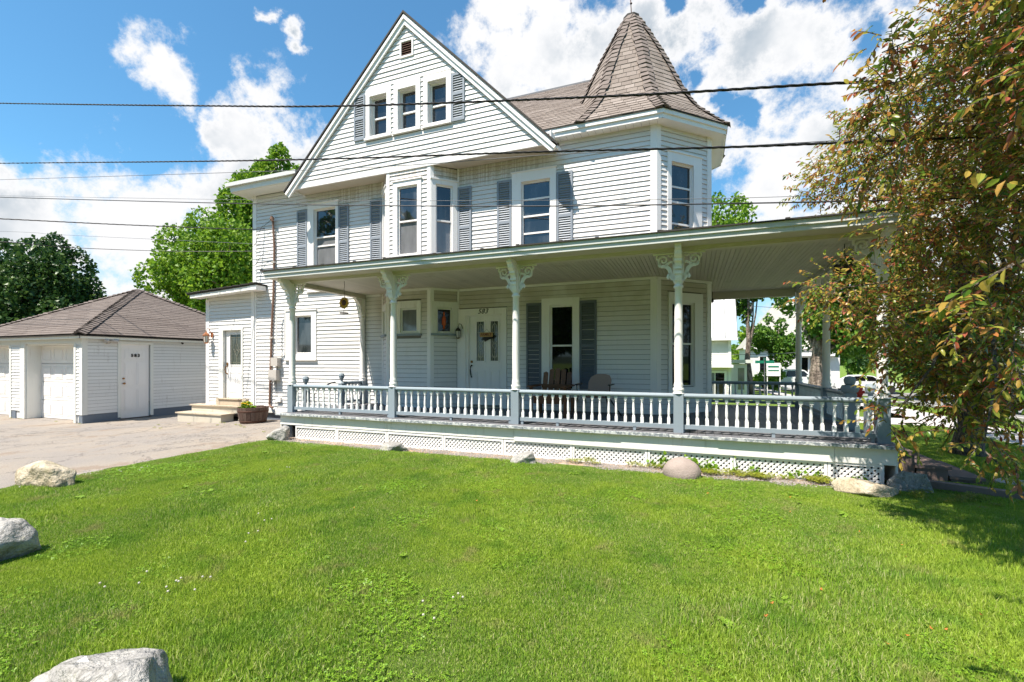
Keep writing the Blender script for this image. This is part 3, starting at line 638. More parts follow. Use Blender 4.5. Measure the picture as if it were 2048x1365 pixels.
# gable roof edges: white rake boards, dark drip edge
sl_g = math.atan2(9.16-5.66, 3.48)
for sgn in (-1, 1):
    pk = (GX, 9.17); ed = (GX+sgn*3.50, 5.665)
    dx, dz = ed[0]-pk[0], ed[1]-pk[1]; L = math.hypot(dx, dz); dx /= L; dz /= L; nx, nz = -dz*sgn*-1, dx*sgn*-1
    nx, nz = (dz, -dx) if (dz*sgn) < 0 else (-dz, dx)
    wdt = .17; ins = wdt/ math.cos(math.atan2(abs(dx), abs(dz)))
    ins = wdt/abs(dx)
    pts = [(pk[0], pk[1]), (ed[0], ed[1]), (ed[0]+nx*wdt, ed[1]+nz*wdt), (pk[0], pk[1]-ins)]
    obj('rake_board', MB().prism(pts, YG-.07, YG-.03), M['trim'], house)
    pts2 = [(pk[0], pk[1]-.035), (ed[0]+nx*.03, ed[1]+nz*.03), (ed[0]+nx*.09, ed[1]+nz*.09), (pk[0], pk[1]-.035-.06/abs(dx))]
    obj('rake_moulding', MB().prism(pts2, YG-.10, YG-.071), M['trim'], house)
    up = (-nx, -nz)
    pts3 = [(pk[0], pk[1]), (ed[0], ed[1]), (ed[0]+up[0]*.035, ed[1]+up[1]*.035), (pk[0], pk[1]+.05)]
    obj('roof_edge', MB().prism(pts3, YG-.115, YG-.0), M['drip'], roof)
# gable bottom trim and soffit behind it, rake returns
obj('gable_trim', MB().box(-9.28, -2.58, YG-.02, YG+.02, 5.74, 5.82), M['trim'], house)
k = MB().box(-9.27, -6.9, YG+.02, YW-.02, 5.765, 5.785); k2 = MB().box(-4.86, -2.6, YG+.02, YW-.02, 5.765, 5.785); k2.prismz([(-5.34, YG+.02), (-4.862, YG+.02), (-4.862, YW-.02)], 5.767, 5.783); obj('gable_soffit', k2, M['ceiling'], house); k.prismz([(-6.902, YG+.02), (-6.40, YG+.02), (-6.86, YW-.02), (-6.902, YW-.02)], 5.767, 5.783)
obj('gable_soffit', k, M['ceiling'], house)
obj('gable_return', MB().box(-9.30, -9.27, YG-.02, YW-.02, 5.74, 6.0).box(-2.6, -2.57, YG-.02, YW-.02, 5.74, 6.0), M['trim'], house)
obj('rake_return', MB().prism([(-2.43, 5.60), (-2.60, 5.74), (-2.60, 5.80), (-2.43, 5.70)], YG-.07, YG+.25), M['trim'], house)
# eaves
obj('fascia', MB().prism([(-11.42, 5.985), (-9.2, 5.985), (-9.2, 6.15), (-11.48, 6.15)], YG-.005, YG+.03), M['old_trim'], house)
obj('gutter_edge', MB().box(-11.55, -9.1, YG-.07, YG-.006, 6.12, 6.215), M['grey_trim'], house)
obj('soffit', MB().box(-11.42, -9.28, YG+.03, YW-.03, 5.975, 5.99).box(-11.42, -11.17, YW-.03, 16, 5.975, 5.99), M['old_trim'], house)
obj('fascia', MB().box(-11.47, -11.42, YG+.03, 16.1, 5.98, 6.16), M['old_trim'], house)
TC = Vector((-1.298, 10.77)); 
def octp(ap, k): a = R(-90-22.5+45*k); r = ap/math.cos(R(22.5)); return (TC.x+math.cos(a)*r, TC.y+math.sin(a)*r)
oa = 1.90
obj('soffit', MB().box(-2.85, -2.15, ye+.03, YW+.02, 5.975, 5.99).prismz([(-2.15, ye+.03), (octp(oa-.03, 1)), (octp(oa-.03, 2)), (octp(oa-.03, 3)), (octp(oa-.03, 4)), (-2.15, octp(oa-.03, 4)[1])], 5.975, 5.99), M['trim'], house)
pts = [(-2.85, ye)]+[octp(oa, k) for k in (1, 2, 3, 4)]
for a, b in zip(pts, pts[1:]):
    L = math.hypot(b[0]-a[0], b[1]-a[1]); FM = frame(a[0], a[1], b[0]-a[0], b[1]-a[1]); k = MB(); k.m = FM
    k.box(0, L+.012, -.0, .03, 5.965, 6.05).box(0, L+.02, -.03, .03, 6.05, 6.125); obj('fascia', k, M['trim'], house)
    k = MB(); k.m = FM; k.box(0, L+.03, -.045, .03, 6.125, 6.14); obj('roof_edge', k, M['drip'], roof)
# soffit seams
k = MB()
for i in range(14): k.box(-2.5+i*.145, -2.497+i*.145, ye+.035, YW-.03, 5.9735, 5.975)
obj('soffit_seam', k, M['wiregrey'], house, kind='stuff')
# turret roof: bell-cast octagonal spire covered with shingles
prof = [(2.10, 6.14), (1.95, 6.27), (1.80, 6.42), (1.65, 6.56), (1.51, 6.71), (1.40, 6.87), (1.29, 7.05), (1.17, 7.27), (1.03, 7.57), (.89, 7.89), (.73, 8.22), (.56, 8.55), (.43, 8.79), (.30, 9.02), (.155, 9.27)]
tr = MB(); tr.lathe([(r, z-.01) for r, z in prof], TC.x, TC.y, 8, ph=R(22.5))
troof = obj('turret_roof', tr, M['shingle_hip'], house)
tsh = Pieces('shingle', shi_u, M['shingle'], troof, 290)
cap_u = MB().add([(-.5, 0, -.012), (0, 0, .03), (.5, 0, -.012), (-.5, 1.3, -.03), (0, 1.3, .006), (.5, 1.3, -.03), (-.5, 0, -.028), (0, 0, .008), (.5, 0, -.028)], [(0, 1, 4, 3), (1, 2, 5, 4), (0, 6, 7, 1), (1, 7, 8, 2)])
tcap = Pieces('hip_shingle', cap_u, M['shingle_hip'], troof, 150)
arc = [0]
for a, b in zip(prof, prof[1:]): arc.append(arc[-1]+math.hypot(a[0]-b[0], a[1]-b[1]))
def pr(s):
    s = min(max(s, 0), arc[-1])
    for i in range(len(arc)-1):
        if s <= arc[i+1]: f_ = (s-arc[i])/(arc[i+1]-arc[i]); return (prof[i][0]*(1-f_)+prof[i+1][0]*f_, prof[i][1]*(1-f_)+prof[i+1][1]*f_)
    return prof[-1]
cz = .132; rows = int(arc[-1]/cz)
for kf in range(-2, 6):
    an = R(-90+45*kf); nd = Vector((math.cos(an), math.sin(an), 0)); u = Vector((-nd.y, nd.x, 0))
    for i in range(rows):
        s = i*arc[-1]/rows; (r0, z0), (r1, z1) = pr(s), pr(s+cz)
        c22 = math.cos(R(22.5)); p0 = Vector((TC.x, TC.y, z0))+nd*r0*c22; p1 = Vector((TC.x, TC.y, z1))+nd*r1*c22
        v = (p1-p0); hw = (r0+r1)/2*math.sin(R(22.5)); n = u.cross(v).normalized()
        if n.dot(nd) < 0: n = -n
        wid = .21; x = -hw-((i*.41) % 1)*wid
        while x < hw:
            x0, x1 = max(x, -hw), min(x+wid*.97, hw)
            if x1-x0 > .02:
                m = Matrix.Identity(4); m.col[0] = (*(u*(x1-x0)), 0); m.col[1] = (*v, 0); m.col[2] = (*n, 0); m.col[3] = (*(p0+u*x0+n*random.uniform(.0, .006)+v*random.uniform(-.05, .05)), 1)
                tsh.add(m, x1-x0, 20 if kf in (0, 1) else (8 if kf == -1 else -12))
            x += wid
    ac = R(-90-22.5+45*kf); cd = Vector((math.cos(ac), math.sin(ac), 0)); cu = Vector((-cd.y, cd.x, 0))
    for i in range(rows):
        s = i*arc[-1]/rows; (r0, z0), (r1, z1) = pr(s), pr(s+cz)
        p0 = Vector((TC.x, TC.y, z0))+cd*(r0+.012); v = Vector((TC.x, TC.y, z1))+cd*(r1+.012)-p0; n = cu.cross(v).normalized()
        if n.dot(cd) < 0: n = -n
        wj = min(.27, r0*.62+.05)*random.uniform(.9, 1.1)
        m = Matrix.Identity(4); tw = Matrix.Rotation(random.uniform(-.10, .10), 3, n)
        m.col[0] = (*(tw @ (cu*wj)), 0); m.col[1] = (*(tw @ v), 0); m.col[2] = (*(n*random.uniform(.7, 1.4)), 0); m.col[3] = (*(p0+n*.012), 1)
        tcap.add(m, wj, 10 if kf in (0, 1, 2) else 0)
tsh.emit(); tcap.emit()
k = MB(); k.lathe([(.19, 9.28), (.185, 9.33), (.12, 9.37), (.03, 9.385)], TC.x, TC.y, 8, ph=R(22.5)); obj('spire_cap', k, M['drip'], troof)
k = MB(); k.tube([(TC.x, TC.y, 9.36), (TC.x-.02, TC.y, 9.75), (TC.x-.05, TC.y, 10.05)], .011); k.lathe([(.0, 9.62), (.03, 9.66), (0, 9.70)], TC.x-.01, TC.y, 6); k.box(TC.x-.10, TC.x+.02, TC.y-.008, TC.y+.008, 9.93, 9.95)
obj('lightning_rod', k, M['hoop'], troof)

# ---- front door
dc = MB(); dc.m = FWc
dc.box(-4.828, -4.66, -.045, .02, .48, 2.64).box(-3.80, -3.693, -.045, .02, .48, 2.64).box(-4.66, -3.80, -.045, .02, 2.50, 2.64)
dc.box(-4.66, -4.60, -.02, .06, .48, 2.50).box(-4.60, -3.80, -.02, .06, 2.485, 2.50)
obj('door_casing', dc, M['trim'], house)
k = MB(); k.m = FWc; y0, y1 = .03, .07
gl = [(-4.42, -4.24), (-4.085, -3.905)]
k.box(-4.60, gl[0][0], y0, y1, .50, 2.485).box(gl[0][1], gl[1][0], y0, y1, .50, 2.485).box(gl[1][1], -3.80, y0, y1, .50, 2.485)
for a, b in gl:
    k.box(a, b, y0, y1, 2.36, 2.485).box(a, b, y0, y1, .50, 1.50)
    for q in ((a-.03, a, 1.47, 2.39), (b, b+.03, 1.47, 2.39)): k.box(q[0], q[1], y0-.012, y0, q[2], q[3])
    k.box(a, b, y0-.012, y0, 2.36, 2.39).box(a, b, y0-.012, y0, 1.47, 1.50)
    k.box(a-.02, b+.02, y0-.01, y0, .70, .73).box(a-.02, b+.02, y0-.01, y0, 1.26, 1.29).box(a-.02, a+.01, y0-.01, y0, .73, 1.26).box(b-.01, b+.02, y0-.01, y0, .73, 1.26)
door = obj('door', k, M['trim'], house)
for a, b in gl:
    obj('pane', wbox(FWc, a, b, y0+.012, y0+.018, 1.50, 2.36), M['leaded'], door)
    c_ = MB(); c_.m = FWc; m_ = (a+b)/2
    for pth in ([(m_, 1.5), (m_, 1.72)], [(m_, 2.06), (m_, 2.36)], [(a, 2.12), (b, 2.12)], [(a, 1.60), (b, 1.60)], [(a+.03, 1.5), (a+.03, 2.36)], [(b-.03, 1.5), (b-.03, 2.36)],
                [(m_-.05, 1.83), (m_, 1.92), (m_+.05, 1.83), (m_, 1.74), (m_-.05, 1.83)], [(m_-.05, 1.93), (m_, 1.86), (m_+.05, 1.93)], [(m_+.055*math.cos(t/6*math.pi), 2.2+.11*math.sin(t/6*math.pi)) for t in range(7)], [(m_+.055*math.cos(t/6*math.pi), 1.66-.10*math.sin(t/6*math.pi)) for t in range(7)]):
        c_.ribbon(list(pth), y0+.006, y0+.012, .008)
    obj('came', c_, M['came'], door)
k = MB(); k.m = FWc; k.tube([(-4.54, .025, 1.40), (-4.54, -.03, 1.38), (-4.54, -.05, 1.30), (-4.535, -.035, 1.20), (-4.545, .02, 1.14)], [.02, .014, .012, .014, .018]); obj('handle', k, M['black'], door)
k = MB(); k.m = FWc @ Matrix.Translation((-4.54, .03, 1.48)) @ Matrix.Rotation(R(90), 4, 'X'); k.lathe([(.028, 0), (.028, .02), (.018, .028)]); obj('deadbolt', k, M['brass'], door)
obj('threshold', wbox(FWc, -4.64, -3.78, -.06, .06, .485, .50), M['tread'], house)
def text(name, s, size, mw, mat, parent, ext=.004, shear=0., bold=0.):
    cu = bpy.data.curves.new(name, 'FONT'); cu.body = s; cu.size = size; cu.extrude = ext; cu.align_x = 'CENTER'; cu.align_y = 'CENTER'; cu.shear = shear; cu.offset = bold
    tmp = bpy.data.objects.new('tmp', cu); col.objects.link(tmp); dg = bpy.context.evaluated_depsgraph_get()
    me = bpy.data.meshes.new_from_object(tmp.evaluated_get(dg)); bpy.data.objects.remove(tmp); me.name = name; me.materials.clear(); me.materials.append(mat)
    return link(bpy.data.objects.new(name, me), parent, mw)
RX = Matrix.Rotation(R(90), 4, 'X')
for i, ch in enumerate('583'):
    text('numeral', ch, .15, Matrix.Translation((-4.325+i*.082, YW-.05, 2.572)) @ RX, M['black'], house, shear=.35)
# wooden word sign on the door
sg = thing('word_sign', 'small tan wooden plaque with dark lettering and a black bow hanging on the front door', 'sign', (-4.17, YW, 2.07))
obj('plaque', wbox(FWc, -4.33, -4.02, -.012, .004, 2.02, 2.115), M['tan'], sg)
text('lettering', 'FAMILY', .08, Matrix.Translation((-4.175, YW-.017, 2.068)) @ RX, M['sign_letter'], sg, .001, 0, .001)
k = MB(); k.tube([(-4.24, YW, 2.115), (-4.17, YW, 2.19), (-4.10, YW, 2.115)], .003, 4); obj('hanging_wire', k, M['black'], sg)
k = MB(); k.prism([(-4.24, 2.02), (-3.98, 2.02), (-3.97, 2.06), (-4.02, 1.99), (-4.12, 1.96), (-4.21, 1.915), (-4.23, 1.95), (-4.30, 1.96)], YW-.008, YW+.002); obj('bow', k, M['black'], sg)
# ---- porch
porch_z = .48
dk = MB().box(0, 1, 0, 1, -.028, 0); dP = Pieces('deck_board', dk, M['deck'], house, 290)
n = 93
for i in range(n):
    x0 = -7.52+i*(2.28+7.52)/n; wd = (9.8/n)*.965; y0 = 6.69+random.uniform(-.004, .006); y1 = 11.86 if x0 > .3 else (9.13 if x0 < -.75 else 9.11+max(0, (x0+.65))+.06)
    dP.add(Matrix.Translation((x0, y0, porch_z+random.uniform(-.003, .002))) @ Matrix.Diagonal((wd, y1-y0, 1, 1)), .1)
dP.emit()
ndk = MB(); x = -7.56
while x < 2.30:
    L = random.uniform(.35, .8); x1 = min(x+L, 2.30); ndk.box(x, x1-.004, 6.645+random.uniform(-.006, .006), 6.70, porch_z-.034, porch_z+.004+random.uniform(-.004, .003)); x = x1
obj('deck_nosing', ndk, M['deck_edge'], house)
obj('deck_nosing', MB().box(2.28, 2.31, 6.70, 11.88, porch_z-.034, porch_z+.002), M['deck_edge'], house)
obj('skirt_board', MB().box(-7.50, -2.60, 6.715, 6.74, .262, porch_z-.034).box(-2.597, 1.62, 6.705, 6.74, .245, porch_z-.034).box(1.625, 2.24, 6.71, 6.74, .25, porch_z-.034), M['old_trim'], house)
obj('skirt_board', MB().box(2.24, 2.265, 6.74, 11.84, .0, porch_z-.034).box(.3, 2.24, 11.82, 11.84, 0, porch_z-.034).box(-7.52, -7.50, 6.74, 9.0, .2, porch_z-.034), M['old_trim'], house)
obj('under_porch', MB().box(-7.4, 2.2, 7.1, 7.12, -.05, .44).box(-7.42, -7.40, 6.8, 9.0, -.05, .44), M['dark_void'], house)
lx = [-7.125, -6.114, -5.002, -3.867, -2.783, -1.674, -0.593, 0.498, 1.552, 2.128]
for a, b in zip(lx, lx[1:]):
    z0 = random.uniform(-.01, .01); z1 = .252; k = MB(); k.box(a+.004, a+.035, 6.722, 6.745, z0, z1).box(b-.035, b-.004, 6.722, 6.745, z0, z1).box(a+.035, b-.035, 6.722, 6.745, z1-.035, z1).box(a+.035, b-.035, 6.722, 6.745, z0, z0+.03)
    lp = obj('lattice_panel', k, M['lattice'], house)
    l = MB(); pit = .067; hgt = z1-z0
    for sgn, yy in ((1, 6.736), (-1, 6.742)):
        x = a-hgt
        while x < b+hgt:
            # slat centre line from (x, z0) rising to the side, clipped to the panel
            xa, xb = x, x+sgn*hgt; za, zb = z0, z1
            if sgn > 0:
                if xa < a: za += a-xa; xa = a
                if xb > b: zb -= xb-b; xb = b
                ok = xb > xa
            else:
                if xa > b: za += xa-b; xa = b
                if xb < a: zb -= a-xb; xb = a
                ok = xa > xb
            if ok and zb-za > .02: l.ribbon([(xa, za), (xb, zb)], yy, yy+.006, .025)
            x += pit
    obj('lattice_slat', l, M['lattice'], lp, kind='stuff')
obj('corner_pier', MB().lathe([(.10, -.05), (.085, .25)], -7.38, 6.80, 10), M['blue'], house)
# roof over the porch
k = MB().prismz([(-7.70, 6.52), (2.45, 6.52), (2.45, 12.1), (.2, 12.1), (.2, 9.9), (-.6, 9.2), (-7.70, 9.2)], 3.18, 3.215)
proof = obj('porch_roof', k, M['garage_shingle'], house)
k = MB().add([(-7.72, 6.50, 3.235), (2.47, 6.50, 3.235), (.2, 9.05, 3.62), (-7.72, 9.09, 3.62), (2.47, 12.1, 3.235), (.2, 12.1, 3.62)], [(0, 1, 2, 3), (1, 4, 5, 2)])
obj('porch_roof_covering', k, M['garage_shingle'], proof)
k = MB(); x = -7.76                       # lumpy lifted lower edge of the old roofing
while x < 2.5:
    L = random.uniform(.5, 1.0); x1 = min(x+L, 2.5); dz = random.uniform(-.004, .008)
    k.add([(x, 6.475, 3.218), (x1, 6.475, 3.218), (x, 6.475, 3.236+dz), (x1, 6.475, 3.232+dz), (x, 6.62, 3.225), (x1, 6.62, 3.225), (x, 6.62, 3.255), (x1, 6.62, 3.255)], [(0, 1, 3, 2), (2, 3, 7, 6), (0, 4, 5, 1), (0, 2, 6, 4), (1, 5, 7, 3)])
    k.box(x-.02, x+.03, 6.485, 6.53, 3.235+dz, 3.25+dz); x = x1
k.box(2.47, 2.51, 6.50, 12.12, 3.218, 3.24); k.box(-7.76, -7.72, 6.50, 9.1, 3.218, 3.24)
obj('roof_edge', k, M['drip'], proof)
def fas(FM, L, name='fascia'):
    k = MB(); k.m = FM; k.box(0, L, 0, .03, 3.085, 3.15).box(0, L+.02, -.022, .03, 3.15, 3.217); obj(name, k, M['grey_trim'], proof)
fas(frame(-7.70, 6.52, 1, 0), 10.15); fas(frame(2.45, 6.55, 0, 1), 5.55); fas(frame(-7.67, 9.08, 0, -1), 2.53)
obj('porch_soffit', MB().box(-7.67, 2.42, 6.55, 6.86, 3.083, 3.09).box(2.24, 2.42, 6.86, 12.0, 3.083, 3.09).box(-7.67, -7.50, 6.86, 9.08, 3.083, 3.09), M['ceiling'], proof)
bm_ = MB().box(-7.50, 2.24, 6.87, 7.01, 3.035, 3.16).box(-7.52, 2.26, 6.845, 6.87, 3.055, 3.083).box(2.10, 2.24, 7.01, 11.81, 3.035, 3.16).box(2.075, 2.10, 7.05, 11.67, 3.06, 3.09).box(.2, 2.10, 11.67, 11.81, 2.93, 3.16).box(-7.50, -7.36, 7.01, 9.08, 3.00, 3.16).box(-7.36, 2.08, 7.01, 7.04, 3.06, 3.09)
obj('porch_beam', bm_, M['ceiling'], proof)
cb_ = MB(); x = -7.36
while x < 2.10:
    y1 = 9.10 if x < -.7 else (11.67 if x > .3 else 9.11+x+.637); cb_.box(x, x+.0035, 7.03, y1, 3.093, 3.12); cb_.box(x+.0035, x+.060, 7.03, y1, 3.088+random.uniform(0, .0008), 3.12); x += .0635
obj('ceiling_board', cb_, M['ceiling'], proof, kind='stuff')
k = MB().box(-7.36, -6.93, YW-.045, YW-.018, 3.04, 3.09).box(-4.82, XR, YW-.045, YW-.018, 3.04, 3.09).box(-6.43, -5.31, YB-.045, YB-.018, 3.04, 3.09)
k.m = FT; k.box(0, 1.376, -.045, -.018, 3.04, 3.09); k.m = FBR; k.box(0, .62, -.045, -.018, 3.04, 3.09); obj('crown_moulding', k, M['trim'], proof)

# posts with scroll brackets
def spiral(cx, cz, r0, turns, a0, sgn=1, n=14): return [(cx+r0*(1-.78*i/n)*math.cos(a0+sgn*turns*2*math.pi*i/n), cz+r0*(1-.78*i/n)*math.sin(a0+sgn*turns*2*math.pi*i/n)) for i in range(n+1)]
def side_bracket_mb(th=.032):
    k = MB(); y0, y1 = -th/2, th/2
    k.box(0, .30, y0, y1, .375, .40).box(.0, .028, y0, y1, -.01, .375)
    k.ribbon([(.02, .02), (.05, .06), (.06, .12), (.075, .17), (.11, .205), (.155, .215), (.19, .205)], y0, y1, [.05, .055, .05, .055, .05, .045, .03])
    k.ribbon(spiral(.155, .295, .075, 1.25, R(-60)), y0, y1, .024)
    k.ribbon([(.0, .24), (.05, .27), (.09, .25), (.13, .22)], y0, y1, [.03, .03, .035, .03])
    k.ribbon([(.05, .10), (.085, .085), (.10, .055), (.085, .035)], y0, y1, [.04, .035, .03, .02])
    k.ribbon([(.01, .37), (.06, .345), (.09, .36)], y0, y1, .02)
    k.ribbon([(.19, .21), (.215, .235), (.205, .265)], y0, y1, [.035, .03, .02])
    k.ribbon([(.235, .38), (.25, .34), (.235, .31)], y0, y1, .022)
    return k
def console_mb(th=.085):
    k = MB(); prof = [(0, -.02), (.03, -.01), (.045, .03), (.05, .09), (.04, .13), (.055, .17), (.085, .19), (.095, .23), (.12, .27), (.17, .295), (.21, .33), (.225, .38), (.27, .40), (.27, .455), (0, .455)]
    k.prism(prof, -th/2, th/2)
    for z, x in ((.10, .058), (.27, .13), (.17, .066)): k.box(x-.02, x+.012, -th/2-.008, th/2+.008, z-.02, z+.02)
    k.ribbon(spiral(.13, .36, .06, 1.1, R(200)), -th/2-.008, th/2+.008, .018)
    return k
sbm = side_bracket_mb().mesh('bracket', M['column']); cbm = console_mb().mesh('bracket', M['column'])
post_me = MB().lathe([(.085, 1.03), (.085, 1.035), (.062, 1.045), (.075, 1.075), (.078, 1.10), (.058, 1.125), (.068, 1.15), (.06, 1.17), (.057, 1.20), (.060, 1.6), (.055, 2.2), (.050, 2.52), (.068, 2.53), (.068, 2.555), (.052, 2.565), (.052, 2.585), (.068, 2.60), (.066, 2.625), (.055, 2.64)], n=16)
post_me = post_me.mesh('porch_post', M['column'], True)
def post(X, Y, bl=True, br=True, bf=True, rz=0, front_top=3.08):
    T = Matrix.Translation((X, Y, 0)) @ Matrix.Rotation(rz, 4, 'Z')
    p = link(bpy.data.objects.new('porch_post', post_me), house, T)
    obj('post_base', MB().box(-.066, .066, -.066, .066, porch_z, 1.03).box(-.06, .06, -.06, .06, 1.03, 1.036), M['blue'], p, mw=T)
    obj('post_block', MB().box(-.052, .052, -.052, .052, 2.63, 3.035), M['column'], p, mw=T)
    if br: link(bpy.data.objects.new('bracket', sbm), p, T @ Matrix.Translation((.05, 0, 2.632)))
    if bl: link(bpy.data.objects.new('bracket', sbm), p, T @ Matrix.Translation((-.05, 0, 2.632)) @ Matrix.Rotation(math.pi, 4, 'Z'))
    if bf: link(bpy.data.objects.new('bracket', cbm), p, T @ Matrix.Translation((0, -.05, 2.63)) @ Matrix.Rotation(R(-90), 4, 'Z'))
PX = [-7.43, -5.02, -2.656, -.186, 2.174]; PY = 6.94
post(PX[0], PY, bl=False)
for x in PX[1:4]: post(x, PY)
post(PX[4], PY, br=False)
post(2.174, 9.49, rz=R(90)); post(2.174, 11.74, rz=R(90), br=False)
post(-7.43, 9.03, bl=False, br=False)
# rails and balusters
def bal_mb():
    H = .392
    return MB().lathe([(.021, 0), (.021, .085), (.016, .092), (.0215, .10), (.015, .112), (.019, .15), (.020, .19), (.016, .26), (.0115, .315), (.018, .325), (.018, .334), (.013, .342), (.021, .35), (.021, H)], n=8, square=(0, 1, 12, 13), ph=R(45))
bal_me = bal_mb().mesh('baluster', M['balus'])
bal_dark = bal_me
def rail(x0, y0, x1, y1, n, blocks=()):
    FM = frame(x0, y0, x1-x0, y1-y0); L = math.hypot(x1-x0, y1-y0)
    t = MB(); t.m = FM @ Matrix.Rotation(0, 4, 'Z')
    prf = [(-.045, .982), (.045, .982), (.05, 1.0), (.042, 1.02), (.02, 1.032), (-.02, 1.032), (-.042, 1.02), (-.05, 1.0)]
    v = [(0, a, b) for a, b in prf]+[(L, a, b) for a, b in prf]; m_ = len(prf)
    t.add(v, [tuple(range(m_)), tuple(range(2*m_-1, m_-1, -1))]+[(i, i+m_, (i+1) % m_+m_, (i+1) % m_) for i in range(m_)])
    t.box(0, L, -.022, .022, .965, .982)
    tr_ = obj('top_rail', t, M['blue'], house)
    b = MB(); b.m = FM; b.box(0, L, -.032, .032, .535, .592)
    for q in blocks: b.box(L*q-.02, L*q+.02, -.025, .02, porch_z, .535)
    obj('bottom_rail', b, M['blue'], house)
    for i in range(n):
        s = L*(i+.5)/n+random.uniform(-.006, .006)
        link(bpy.data.objects.new('baluster', bal_me), house, FM @ Matrix.Translation((s, 0, .59)) @ Matrix.Rotation(random.uniform(-.02, .02), 4, 'Y') @ Matrix.Diagonal((random.uniform(.94, 1.08), 1, .957, 1)))
for i, n in enumerate((17, 17, 19, 18)): rail(PX[i]+.066, PY, PX[i+1]-.066, PY, n, (.0, .5, .985) if i != 2 else (.02, .27, .77))
rail(-7.43, 8.39, -7.43, 8.97, 5); rail(2.174, 7.01, 2.174, 7.28, 2); rail(2.174, 8.27, 2.174, 9.42, 11); rail(2.174, 9.56, 2.174, 11.67, 19); rail(.36, 11.74, 2.11, 11.74, 14)
def newel(X, Y, zt, big=1., label=None):
    k = MB().box(X-.06*big, X+.06*big, Y-.06*big, Y+.06*big, porch_z, zt-.26).lathe([(.065*big, zt-.26), (.07*big, zt-.24), (.03, zt-.19), (.028, zt-.15), (.055*big, zt-.12), (.068*big, zt-.06), (.052*big, zt-.015), (.0, zt)], X, Y, 12)
    obj('newel_post', k, M['blue'], house, label)
newel(-7.43, 7.28, 1.19); newel(-7.43, 8.32, 1.23); newel(2.174, 8.2, 1.27, 1.2, 'newel post with large ball and disc'); newel(2.174, 7.34, 1.2)
obj('newel_disc', MB().lathe([(.0, 1.0), (.10, 1.03), (.12, 1.08), (.10, 1.13), (0, 1.15)], 2.174, 8.2, 14), M['blue'], house)
# side steps at the right opening, and at the left opening
st = [('stair_step', MB().box(2.28, 2.62, 7.22, 8.3, .30, .34).box(2.30, 2.60, 7.24, 8.28, -.05, .30)), ('stair_step', MB().box(2.60, 2.96, 7.22, 8.3, .15, .19).box(2.62, 2.93, 7.24, 8.28, -.05, .15)), ('stair_step', MB().box(2.94, 3.28, 7.22, 8.3, .04, .075).box(2.96, 3.25, 7.24, 8.28, -.05, .04))]
for nme, k in st: obj(nme, k, M['wood_dark'], house)
for i in range(2): obj('stair_step', MB().box(-7.8-.28*i, -7.5-.28*i, 7.32, 8.28, .28-.17*i, .32-.17*i).box(-7.77-.28*i, -7.5-.28*i, 7.34, 8.26, -.1, .28-.17*i), M['blue'], house)
k = MB(); k.tube([(-8.02, 8.1, -.02), (-8.02, 8.1, .72), (-7.95, 8.12, .84), (-7.62, 8.2, 1.0), (-7.52, 8.22, 1.02)], .016, 8); k.tube([(-7.6, 7.45, .45), (-7.6, 7.45, .9)], .014, 8); obj('handrail', k, M['black'], house)
# ---- side entry wing
FE = frame(-12.982, 9.09, 1, 0); ew = Pieces('entry_clapboard', clap_u, M['siding'], house, 90)
clap_wall(ew, FE, 1, .28, 3.40, .0985, [(.535, 1.475, .3, 2.43)], lambda z: (.12, 1.79)); ew.emit()
obj('entry_wall', MB().box(-12.96, -12.42, 9.10, 9.13, .2, 3.42).box(-11.50, -11.16, 9.10, 9.13, .2, 3.42).box(-12.42, -11.5, 9.10, 9.13, 2.40, 3.42).box(-12.98, -12.95, 9.13, 12.5, .1, 3.42).box(-12.95, -11.16, 9.4, 12.5, -.1, 3.42), M['siding'], house)
obj('corner_board', MB().box(-12.99, -12.86, 9.066, 9.10, -.08, 3.26), M['trim'], house); obj('corner_board', MB().box(-11.19, -11.085, 9.062, 9.105, .12, 3.42), M['trim'], house)
k = MB(); k.add([(-13.3, 8.74, 3.36), (-10.62, 8.74, 3.50), (-10.62, 9.09, 3.50), (-11.16, 9.09, 3.5), (-13.3, 12.6, 3.36), (-11.16, 12.6, 3.5)], [(0, 1, 2, 3, 5, 4)])
k.add([(-13.3, 8.74, 3.40), (-10.62, 8.74, 3.54), (-10.62, 9.09, 3.54), (-11.16, 9.09, 3.54), (-13.3, 12.6, 3.40), (-11.16, 12.6, 3.54)], [(4, 5, 3, 2, 1, 0)])
k.add([(-13.3, 8.74, 3.36), (-10.62, 8.74, 3.50), (-10.62, 8.74, 3.54), (-13.3, 8.74, 3.40)], [(0, 1, 2, 3)]).add([(-10.62, 8.74, 3.5), (-10.62, 9.09, 3.5), (-10.62, 9.09, 3.54), (-10.62, 8.74, 3.54)], [(0, 1, 2, 3)])
x = -13.32
while x < -10.65: k.box(x, min(x+.3, -10.6), 8.715, 8.9, 3.405+(x+13.3)*.052, 3.425+(x+13.3)*.052+random.uniform(0, .008)); x += .31
obj('entry_roof', k, M['drip'], house)
k = MB(); k.add([(-13.2, 8.76, 3.27), (-10.95, 8.76, 3.37), (-10.95, 8.76, 3.48), (-13.2, 8.76, 3.358), (-13.2, 8.79, 3.27), (-10.95, 8.79, 3.37), (-10.95, 8.79, 3.48), (-13.2, 8.79, 3.358)], [(0, 1, 2, 3), (7, 6, 5, 4), (0, 4, 5, 1), (1, 5, 6, 2)])
k.add([(-13.2, 8.79, 3.28), (-10.95, 8.79, 3.38), (-10.95, 9.06, 3.38), (-13.2, 9.06, 3.28)], [(0, 1, 2, 3)])
obj('entry_fascia', k, M['old_trim'], house)
obj('gutter_end', MB().box(-10.95, -10.64, 8.755, 9.06, 3.375, 3.495), M['trim'], house)
